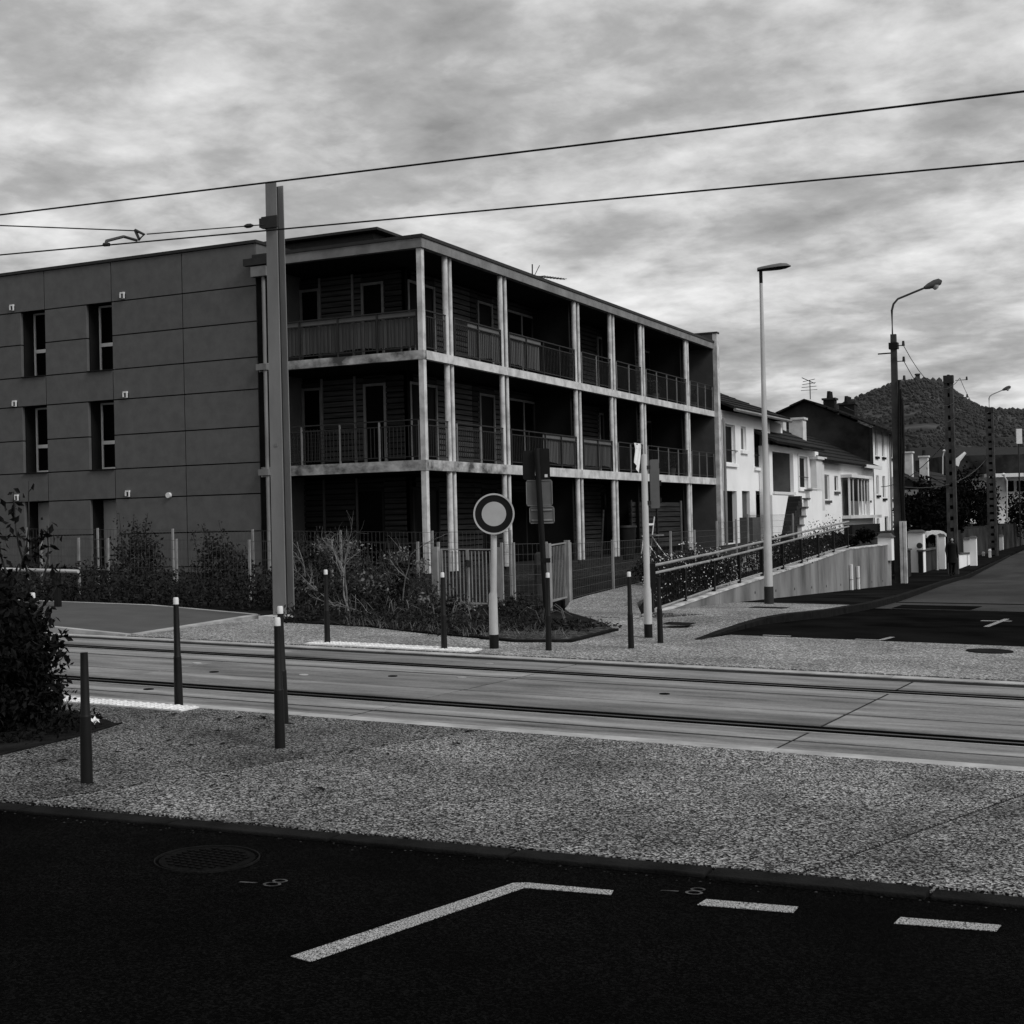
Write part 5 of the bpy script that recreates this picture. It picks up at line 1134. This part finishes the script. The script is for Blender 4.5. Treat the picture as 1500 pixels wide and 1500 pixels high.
# farther houses
def far_house(label, x0, x1, y0, y1, z0, ze, zr, mt, wins, chim=()):
    t = thing('far_house', label, 'house', ((x0 + x1) / 2, y0, z0), HG)
    MB().box(x0, x1, y0, y1, z0, ze).build('wall', M[mt], t); xm = (x0 + x1) / 2
    rf = MB().box(x0 + .2, x1 - .2, y0 + .2, y1 - .2, ze + .003, ze + .05).build('roof', M['dark_metal'], t)
    tiles(rf, 'roof', (x1 + .5, y0 - .4, ze), (x1 + .5, y1 + .4, ze), (xm, y1 + .4, zr), (xm, y0 - .4, zr), 5); tiles(rf, 'roof', (x0 - .5, y0 - .4, ze), (x0 - .5, y1 + .4, ze), (xm, y1 + .4, zr), (xm, y0 - .4, zr), 3)
    for y, z, w, h in wins:
        MB().box(x1 + .002, x1 + .05, y - w / 2, y + w / 2, z, z + h).build('window', M['glass'], t)
    for y, z, w, h in wins[:2]: MB().box(x0 + (x1 - x0) * .3 * (1 + (y > y0 + 3)), x0 + (x1 - x0) * .3 * (1 + (y > y0 + 3)) + .9, y0 - .05, y0 - .002, z, z + h).build('window', M['glass'], t)
    for c in chim: chimney(t, *c)
far_house('dim house with two pale chimneys behind the first utility pole', -21, -15.3, 99, 112, -1, 3.4, 5.2, 'cream', [(101, 1.2, 1.1, 1.5), (105, 1.2, 1.1, 1.5), (109, 1.2, 1.1, 1.5)], [(dep(1331, 690, 100).x, dep(1331, 690, 100).y, 3.6, dep(1331, 664, 100).z, .3), (dep(1354, 690, 104).x, dep(1354, 690, 104).y, 3.4, dep(1354, 670, 104).z, .3)])
far_house('pale roofed house farther down the street behind the second pole', -22, -15.8, 120, 132, -1, 3.2, 5.4, 'white', [(122, 1, 1.2, 1.5), (127, 1, 1.2, 1.5)])
def pxbox(mb, pa, pb, D0, D1):         # a box whose front spans two photo points at depth D0, extruded to D1
    a, b2 = dep(*pa, D0), dep(*pb, D0); rr = Vector((.9034, .4288, 0)); w = (b2 - a).dot(rr); f2 = Vector((-.4288, .9034, 0)) * (D1 - D0)
    base = [a, a + rr * w, a + rr * w + f2, a + f2]; z0, z1 = min(a.z, b2.z), max(a.z, b2.z)
    return mb.hexa([Vector((p.x, p.y, z0)) for p in base] + [Vector((p.x, p.y, z1)) for p in base])
t = thing('shop_building', 'long low building with dark roof and white front at the end of the street', 'building', dep(1470, 800, 190))
pxbox(MB(), (1395, 800), (1560, 690), 190, 205).build('wall', M['white'], t)
pxbox(MB(), (1385, 668), (1575, 690), 186, 200).build('fascia', M['gable'], t)
mb = MB(); a = [dep(1392, 668, 186), dep(1570, 668, 186), dep(1560, 655, 200), dep(1405, 655, 200)]; mb.add(a + [p - Vector((0, 0, .3)) for p in a], [(0, 1, 2, 3), (7, 6, 5, 4), (0, 4, 5, 1), (1, 5, 6, 2), (2, 6, 7, 3), (3, 7, 4, 0)]); mb.build('roof', M['tile'], t)
pxbox(MB(), (1445, 694), (1500, 698), 185, 186).build('canopy', M['cap'], t)
for k in range(4): pxbox(MB(), (1475 + 16 * k, 720), (1485 + 16 * k, 704), 189.6, 189.9).build('window', M['glass'], t)
t = thing('pole_sign', 'white blank sign panel on a thin dark pole at the right edge', 'sign', dep(1494, 800, 120))
pxbox(MB(), (1489.5, 650), (1497, 628), 120, 120.15).build('panel', M['cap'], t); mb = MB(); mb.tube([dep(1495, 800, 120.3), dep(1492, 640, 120.3)], .07, 6); mb.build('pole', M['dark_metal'], t)
for px, top, hd, D, l in ((1381, 690, (1383, 661), 130, 'small distant lamp with glowing white round head above the roofs'), (1475, 805, (1470, 696), 105, 'thin distant lamp pole with pale upper half near the right edge')):
    b0 = dep(px, 760, D); t = thing('distant_lamp', l, 'street lamp', b0)
    mb = MB(); mb.tube([b0, dep(px, (760 + hd[1]) / 2, D), dep(px, hd[1] + 8, D), dep(hd[0], hd[1], D)], .06, 6); mb.build('pole', M['pale_post'], t)
    mb = MB(); q = dep(hd[0], hd[1], D); mb.tube([q - Vector((0, 0, .05)), q + Vector((0, 0, .06)), q + Vector((0, 0, .16))], [.10, .16, .05], 8); mb.build('lamp_head', M['cap'], t)
t = thing('floodlight', 'white slanted floodlight arm beside the second pole', 'floodlight', dep(1402, 690, 100)); mb = MB(); mb.tube([dep(1400, 682, 100), dep(1403, 674, 100), dep(1414, 663, 100)], [.22, .2, .1], 6); mb.build('arm', M['cap'], t); mb = MB(); mb.tube([dep(1400, 760, 100), dep(1400, 680, 100)], .07, 6); mb.build('pole', M['dark_metal'], t)
# ------------------------------------------------------------------ garden walls and pillars down the street
def pillar(px0, px1, pyt, pyb, D, label, mt='white', cap='grey_wall', extra=None):
    a = dep(px0, pyb, D); b2 = dep(px1, pyt, D); w = (b2.x - a.x) / .9034; c = Vector(((a.x + b2.x) / 2, (a.y + b2.y) / 2, 0)); zb = SZ(c.x, c.y) - .1 if pyb > 806 else a.z - .3; zt = b2.z
    t = thing('gate_pillar', label, 'gate pillar', (c.x, c.y, zb), 'white pillars along the pavement')
    hw = w / 2; MB().box(c.x - hw, c.x + hw, c.y - hw, c.y + hw, zb, zt - .12).build('shaft', M[mt], t); MB().hexa([(c.x + s * q, c.y + r * q, z) for z, q in ((zt - .118, hw * 1.25), (zt, hw * .7)) for s, r in ((-1, -1), (1, -1), (1, 1), (-1, 1))]).build('cap', M[cap], t)
    return t, c, zt
pillar(1288, 1307, 781, 806, 40.5, 'short white pillar on the end of the retaining wall')
def D_of(px, py): 
    d = ray(px, py); lo, hi = 5., 400.
    for _ in range(50):
        m_ = (lo + hi) / 2; p = O3 + d * m_
        if p.z > SZ(p.x, p.y) + .12: lo = m_
        else: hi = m_
    return lo
D = D_of(1343, 836)
t, c, zt = pillar(1333, 1353, 776, 836, D * .97, 'broad white pillar with letter slot and capped top after the utility pole')
mb = MB(); mb.disc((c.x + .2, c.y - .45, zt - .75), (0.2, -1, 0), .14, .1, 14); mb.build('letter_slot', M['dark_metal'], t)
t, c, zt = pillar(1376.5, 1384, 782, 834, D * 1.02, 'slim white pillar under the twin arched white canopy')
cv = thing('gate_canopy', 'small white twin arched canopy over a garden gate', 'canopy', (c.x, c.y, zt))
mb = MB(); P = [dep(1357.5, 784, D * 1.02), dep(1361, 780, D * 1.02), dep(1366, 778.3, D * 1.02), dep(1371, 780, D * 1.02), dep(1377, 777, D * 1.02), dep(1382, 778.5, D * 1.02), dep(1386.5, 782, D * 1.02)]
n = len(P); f2 = Vector((-.4288, .9034, 0)) * 1.4; vs = P + [p + f2 for p in P] + [p - Vector((0, 0, .14)) for p in P] + [p + f2 - Vector((0, 0, .14)) for p in P]
mb.add(vs, [(i, i + 1, n + i + 1, n + i) for i in range(n - 1)] + [(2 * n + i + 1, 2 * n + i, 3 * n + i, 3 * n + i + 1) for i in range(n - 1)] + [(2 * n + i, 2 * n + i + 1, i + 1, i) for i in range(n - 1)] + [(0, n, 3 * n, 2 * n), (n - 1, 3 * n - 1, 4 * n - 1, 2 * n - 1)]); mb.sm = True; mb.build('arched_roof', M['cap'], cv)
mb = MB(); q = dep(1373, 838, D * 1.0); mb.tube([Vector((q.x, q.y, SZ(q.x, q.y))), dep(1372.5, 784, D * 1.0)], .07, 6); mb.build('post', M['pale_post'], cv)
pillar(1413, 1421, 787, 829, 76, 'white pillar carrying the low white garden wall, left one'); t, c, zt = pillar(1422, 1430, 785, 829, 74, 'white pillar at the right end of the low garden wall')
def gwall(pxs, label, mt):
    a = dep(pxs[0][0], pxs[0][1], pxs[0][2]); b2 = dep(pxs[1][0], pxs[1][1], pxs[1][2]); d = (b2 - a); d.z = 0; nn = Vector((-d.y, d.x, 0)).normalized() * .2
    z0 = min(SZ(a.x, a.y), SZ(b2.x, b2.y)) - .3
    t = thing('garden_wall', label, 'wall', (a.x, a.y, z0)); mb = MB(); mb.hexa([Vector((p.x, p.y, z0)) for p in (a, b2, b2 + nn, a + nn)] + [a, b2, b2 + nn, a + nn]); mb.build('wall', M[mt], t)
    mb = MB(); u = Vector((0, 0, .003)); k = Vector((0, 0, .08)); o = nn.normalized() * .06; mb.hexa([a - o + u, b2 - o + u, b2 + nn + o + u, a + nn + o + u, a - o + k, b2 - o + k, b2 + nn + o + k, a + nn + o + k]); mb.build('coping', M['grey_wall'], t)
gwall([(1405, 812, 70), (1424, 811, 77)], 'low white garden wall between pillars right of the walking person', 'white')
gwall([(1351, 808, 66), (1378, 803, 72)], 'low rough grey garden wall under the canopy posts', 'gable')
gwall([(1322, 806, 52), (1334, 806, 62)], 'dark low garden wall behind the first utility pole', 'gable')
for px0, px1, pt, pb, D, l in ((1439, 1442, 808, 821, 92, 'small white post on the pavement left of the farthest pole'), (1448.5, 1451.5, 804, 819, 88, 'small white post just left of the farthest pole foot'), (1475.5, 1479, 795, 808, 120, 'bright white post near the kerb right of the farthest pole'), (1482, 1484, 793, 799, 130, 'tiny white post beyond the bright one'), (1496.5, 1500, 788, 799, 135, 'white post at the right edge of the photo')):
    t, c, zt = pillar(px0, px1, pt, pb, D, l, 'cap', 'cap')
t, c, zt = pillar(1462, 1469, 783, 813, 110, 'ribbed pale pillar right behind the farthest pole', 'cream')
# electricity cabinet in the yard of the first house
pa = onX(1094, 800, -11.5); t = thing('meter_cabinet', 'grey meter cabinet behind the fence before the white house', 'cabinet', (pa.x, pa.y, PZ(pa.x, pa.y)))
mb = MB(); q = onX(1094, 758, -11.5); mb.box(-11.7, -11.3, q.y - .1, q.y + .75, .3, q.z); mb.build('body', M['grey_wall'], t)
# ------------------------------------------------------------------ trees and bushes far down the street
def tree(px, pyt, pyb, D, wpx, label, mt='leaf_far', n=3400, size=.28, cat='tree', name='tree', lobes=7, group='dark trees and bushes down the street'):
    lobes = lobes + 4 if D > 60 else lobes
    top = dep(px, pyt, D); bot = dep(px, pyb, D); H = top.z - bot.z; w = wpx / FPX * D / 2
    t = thing(name, label, cat, (bot.x, bot.y, bot.z), group); mb = MB(); ax = Vector((.9034, .4288, 0)); ay = Vector((-.4288, .9034, 0))
    for k in range(lobes):
        c = bot + ax * rnd.uniform(-.55, .55) * w + ay * rnd.uniform(-.4, .4) * w + Vector((0, 0, H * rnd.uniform(.3, .8)))
        s = rnd.uniform(.4, .62); clump(mb, c, (w * s, w * s, H * s * .5), n // lobes, size, rnd, .35, bot.z)
    mb.build('crown', M[mt], t); st = MB(); st.tube([(bot.x, bot.y, bot.z - .5), (bot.x, bot.y, bot.z + H * .5)], [max(.06, w * .08), .03], 6); st.build('trunk', M['bark'], t)
tree(1345, 700, 800, 80, 60, 'dark leafy bush mass beside the house with two chimneys')
tree(1382, 712, 800, 84, 50, 'dark bush left of the second concrete pole')
tree(1422, 676, 812, 105, 56, 'tall dark clipped tree between the second and third poles', n=2200)
tree(1447, 700, 806, 112, 44, 'dark tree touching the left of the farthest pole')
tree(1490, 706, 800, 125, 62, 'round dark tree in front of the white shop', n=2000)
tree(1520, 700, 800, 120, 60, 'dark tree cut by the right edge of the photo', n=1500)
tree(1402, 705, 812, 90, 56, 'dark bush filling the gap between the second pole and the clipped tree')
tree(1360, 722, 805, 74, 56, 'dark bush above the broad white pillar')
tree(1372, 745, 815, 76, 60, 'low dark hedge bush above the canopy', n=1200)
tree(1322, 720, 790, 70, 26, 'small shrub with pale blossom left behind the first utility pole', n=500, size=.2)
tree(1255, 772, 806, 41, 70, 'dark spreading shrub at the top end of the ramp wall', n=1500, size=.12, name='shrub', cat='shrub')
tree(1225, 775, 800, 44, 34, 'small dark shrub behind the ramp handrail end', n=500, size=.1, name='shrub', cat='shrub')
tree(1140, 783, 812, 47, 60, 'low yard plants under the outdoor stair', n=700, size=.1, name='shrub', cat='shrub')
tree(1122, 602, 640, 150, 30, 'dark tree top behind the roof of the white two storey house', n=600, size=.5); tree(1146, 606, 640, 150, 22, 'second dark tree top behind the house roofs', n=400, size=.5)
# ------------------------------------------------------------------ the person walking
pf = dep(1395, 847, 60.8); pf.z = SZ(pf.x, pf.y) + .13
t = thing('person', 'person in long black coat walking on the dark pavement towards us', 'person', pf)
import bmesh
def skin_body():
    me = bpy.data.meshes.new('body'); R_ = Vector((.9034, .4288, 0)); Fv = Vector((.4288, -.9034, 0))
    J = {'pel': (0, 0, .93), 'sp': (0, 0, 1.15), 'ch': (0, 0, 1.36), 'nk': (0, .01, 1.48), 'hd': (0, .03, 1.57), 'tp': (0, .02, 1.68), 'sl': (-.19, 0, 1.40), 'el': (-.25, .02, 1.13), 'wl': (-.24, .10, .90), 'hl': (-.24, .13, .80), 'sr': (.19, 0, 1.40), 'er': (.25, -.04, 1.13), 'wr': (.25, .02, .89), 'hr': (.25, .05, .79),
         'pl': (-.09, .0, .88), 'kl': (-.10, .10, .48), 'al': (-.10, .06, .09), 'tl': (-.11, .22, .03), 'pr': (.09, 0, .88), 'kr': (.10, -.04, .48), 'ar': (.10, -.20, .12), 'tr': (.11, -.08, .03)}
    rad = {'pel': .15, 'sp': .14, 'ch': .16, 'nk': .06, 'hd': .09, 'tp': .07, 'sl': .075, 'el': .055, 'wl': .042, 'hl': .035, 'sr': .075, 'er': .055, 'wr': .042, 'hr': .035, 'pl': .10, 'kl': .07, 'al': .05, 'tl': .04, 'pr': .10, 'kr': .07, 'ar': .05, 'tr': .04}
    ed = [('pel', 'sp'), ('sp', 'ch'), ('ch', 'nk'), ('nk', 'hd'), ('hd', 'tp'), ('ch', 'sl'), ('sl', 'el'), ('el', 'wl'), ('wl', 'hl'), ('ch', 'sr'), ('sr', 'er'), ('er', 'wr'), ('wr', 'hr'), ('pel', 'pl'), ('pl', 'kl'), ('kl', 'al'), ('al', 'tl'), ('pel', 'pr'), ('pr', 'kr'), ('kr', 'ar'), ('ar', 'tr')]
    ks = list(J); me.from_pydata([R_ * J[k][0] + Fv * J[k][1] + Vector((0, 0, J[k][2])) for k in ks], [(ks.index(a), ks.index(b_)) for a, b_ in ed], [])
    ob = bpy.data.objects.new('body', me); COL.objects.link(ob); ob.parent = t
    sm = ob.modifiers.new('skin', 'SKIN'); sm.use_smooth_shade = True
    for i, k in enumerate(ks): me.skin_vertices[0].data[i].radius = (rad[k], rad[k] * (.75 if k in ('pel', 'sp', 'ch') else 1))
    me.skin_vertices[0].data[0].use_root = True
    ob.modifiers.new('sub', 'SUBSURF').levels = 1
    me.materials.append(M['clothes'])
    fx = lambda a, b_, c: pf + R_ * a + Fv * b_ + Vector((0, 0, c))
    mb = MB(); mb.tube([fx(0, .055, 1.52), fx(0, .075, 1.56), fx(0, .078, 1.60), fx(0, .07, 1.64)], [.03, .062, .066, .04], 10); mb.build('face', M['skin'], t)
    mb = MB(); mb.tube([fx(0, -.01, 1.52), fx(0, .0, 1.60), fx(0, .01, 1.67), fx(0, .01, 1.71)], [.075, .105, .09, .03], 12); mb.build('hair', M['hair'], t)
    mb = MB(); mb.tube([fx(0, 0, .58), fx(0, 0, .8), fx(0, 0, 1.0), fx(0, 0, 1.2), fx(0, 0, 1.40), fx(0, .0, 1.46)], [.23, .205, .185, .185, .20, .10], 14); mb.build('coat', M['clothes'], t)
    mb = MB(); mb.tube([fx(0, .1, 1.40), fx(0, .12, 1.46), fx(0, .1, 1.5)], [.05, .07, .05], 8); mb.build('scarf', M['pole_conc'], t)
skin_body()
# ------------------------------------------------------------------ the hill
HP = [(700, 640), (900, 628), (1050, 618), (1150, 612), (1215, 602), (1240, 592), (1265, 580), (1290, 569), (1315, 562), (1340, 556), (1362, 554), (1380, 558), (1398, 570), (1415, 582), (1430, 594), (1450, 599), (1475, 599), (1500, 601), (1560, 604), (1700, 622), (1900, 640), (2300, 660)]
def hill():
    D0, D1 = 700., 1700.; rows_ = 28; cols = []
    pxs = [700 + k * 20 for k in range(81)]; vs = []
    for j in range(rows_ + 8):
        f_ = j / rows_; D = D0 + (D1 - D0) * f_
        for px in pxs:
            yr = interp(HP, px); top = dep(px, yr + 3, D1); s = f_ if f_ <= 1 else 2 - f_ * 1.0
            s = max(0, s); prof = s * s * (3 - 2 * s) * .55 + s * .45
            p = dep(px, 750, D); zz = -4 + (top.z + 3.5) * prof
            zz += 6 * noise.noise(Vector((p.x * .006, p.y * .006, 0))) * (1 - abs(2 * s - 1)) if 0 < s < 1 else 0
            vs.append((p.x, p.y, zz))
    n = len(pxs); mb = MB(); mb.add(vs, [(j * n + i, j * n + i + 1, (j + 1) * n + i + 1, (j + 1) * n + i) for j in range(rows_ + 7) for i in range(n - 1)]); mb.sm = True
    struct(mb.build('hill', M['hill']))
    tr = MB(); fd = MB(); r2 = random.Random(5)
    ico = [(0, 0, 1), (.89, 0, .45), (.28, .85, .45), (-.72, .53, .45), (-.72, -.53, .45), (.28, -.85, .45), (.72, .53, -.45), (-.28, .85, -.45), (-.89, 0, -.45), (-.28, -.85, -.45), (.72, -.53, -.45)]
    fc = [(0, 1, 2), (0, 2, 3), (0, 3, 4), (0, 4, 5), (0, 5, 1), (1, 6, 2), (2, 7, 3), (3, 8, 4), (4, 9, 5), (5, 10, 1), (2, 6, 7), (3, 7, 8), (4, 8, 9), (5, 9, 10), (1, 10, 6)]
    for k in range(30000):
        j = r2.randint(2, rows_) if r2.random() < .8 else rows_ - r2.randint(0, 1); i = r2.randint(int(.2 * n), n - 2)
        px = pxs[i]
        if px > 1620: continue
        a, b2, c = Vector(vs[j * n + i]), Vector(vs[j * n + i + 1]), Vector(vs[(j + 1) * n + i]); p = a + (b2 - a) * r2.random() + (c - a) * r2.random()
        if 5 <= j <= 16 and noise.noise(Vector((p.x * .010, j * .8, 3))) > .02: continue
        s = r2.uniform(.9, 2.2) * (1.9 if j >= rows_ - 1 and r2.random() < .16 else 1); hgt = r2.uniform(.8, 1.25) * (1.5 if r2.random() < .06 else 1)
        tr.add([(p.x + x * s * r2.uniform(.8, 1.2), p.y + y * s, p.z + s * .5 + z * s * hgt) for x, y, z in ico], fc)
    o = tr.build('woodland', M['hill_tree']); tag(o, 'dark woodland covering the far hill', 'woodland', kind='stuff')
    t = thing('hilltop_tower', 'small tower standing on the summit of the wooded hill', 'tower', dep(1345, 556, 1690))
    pxbox(MB(), (1342.5, 560), (1347.5, 549), 1690, 1694).build('shaft', M['hill_tree'], t); pxbox(MB(), (1341.8, 549), (1348.2, 547), 1689, 1695).build('top', M['hill_tree'], t)
    fb = MB()
hill()
# ------------------------------------------------------------------ litter: a few leaves and twigs on the apron
t = plant('leaf_litter', 'scattered dead leaves and twigs on the aggregate apron', 'leaves', (-6, 8.5, .17)); mb = MB(); r3 = random.Random(9)
for k in range(90):
    x = r3.uniform(-9.2, -4.6); y = r3.uniform(6.6, 9.5); z = T(x) + .03
    if x < -7.3 and y < 9.0: continue
    a = r3.uniform(0, 3.14); l = r3.uniform(.015, .06); w = l * r3.uniform(.15, .5); c_, s_ = math.cos(a), math.sin(a)
    mb.add([(x - c_ * l, y - s_ * l, z), (x + s_ * w, y - c_ * w, z + .012), (x + c_ * l, y + s_ * l, z + .004), (x - s_ * w, y + c_ * w, z + .01)], [(0, 1, 2, 3)])
mb.build('leaves', M['leaf_near'], t)['kind'] = 'stuff'; t['kind'] = 'stuff'

t = thing('grit', 'tiny pale stones scattered on the near asphalt and along the kerb', 'grit', (-3, 5, T(-3))); mb = MB()
for k in range(190):
    x = r3.uniform(-6.5, .5); y = r3.uniform(2.2, 6.0) if k < 60 else yk(x) - abs(r3.gauss(0, .05)) - .005
    q = r3.uniform(.001, .0025) if k < 60 else r3.uniform(.0015, .006); z = T(x)
    mb.add([(x - q, y - q, z), (x + q * r3.uniform(.6, 1.6), y - q, z), (x + q, y + q, z), (x - q, y + q * r3.uniform(.4, 1.2), z), (x, y, z + q * .5)], [(0, 1, 4), (1, 2, 4), (2, 3, 4), (3, 0, 4)])
mb.build('stones', M['asphalt_old'], t)['kind'] = 'stuff'; t['kind'] = 'stuff'
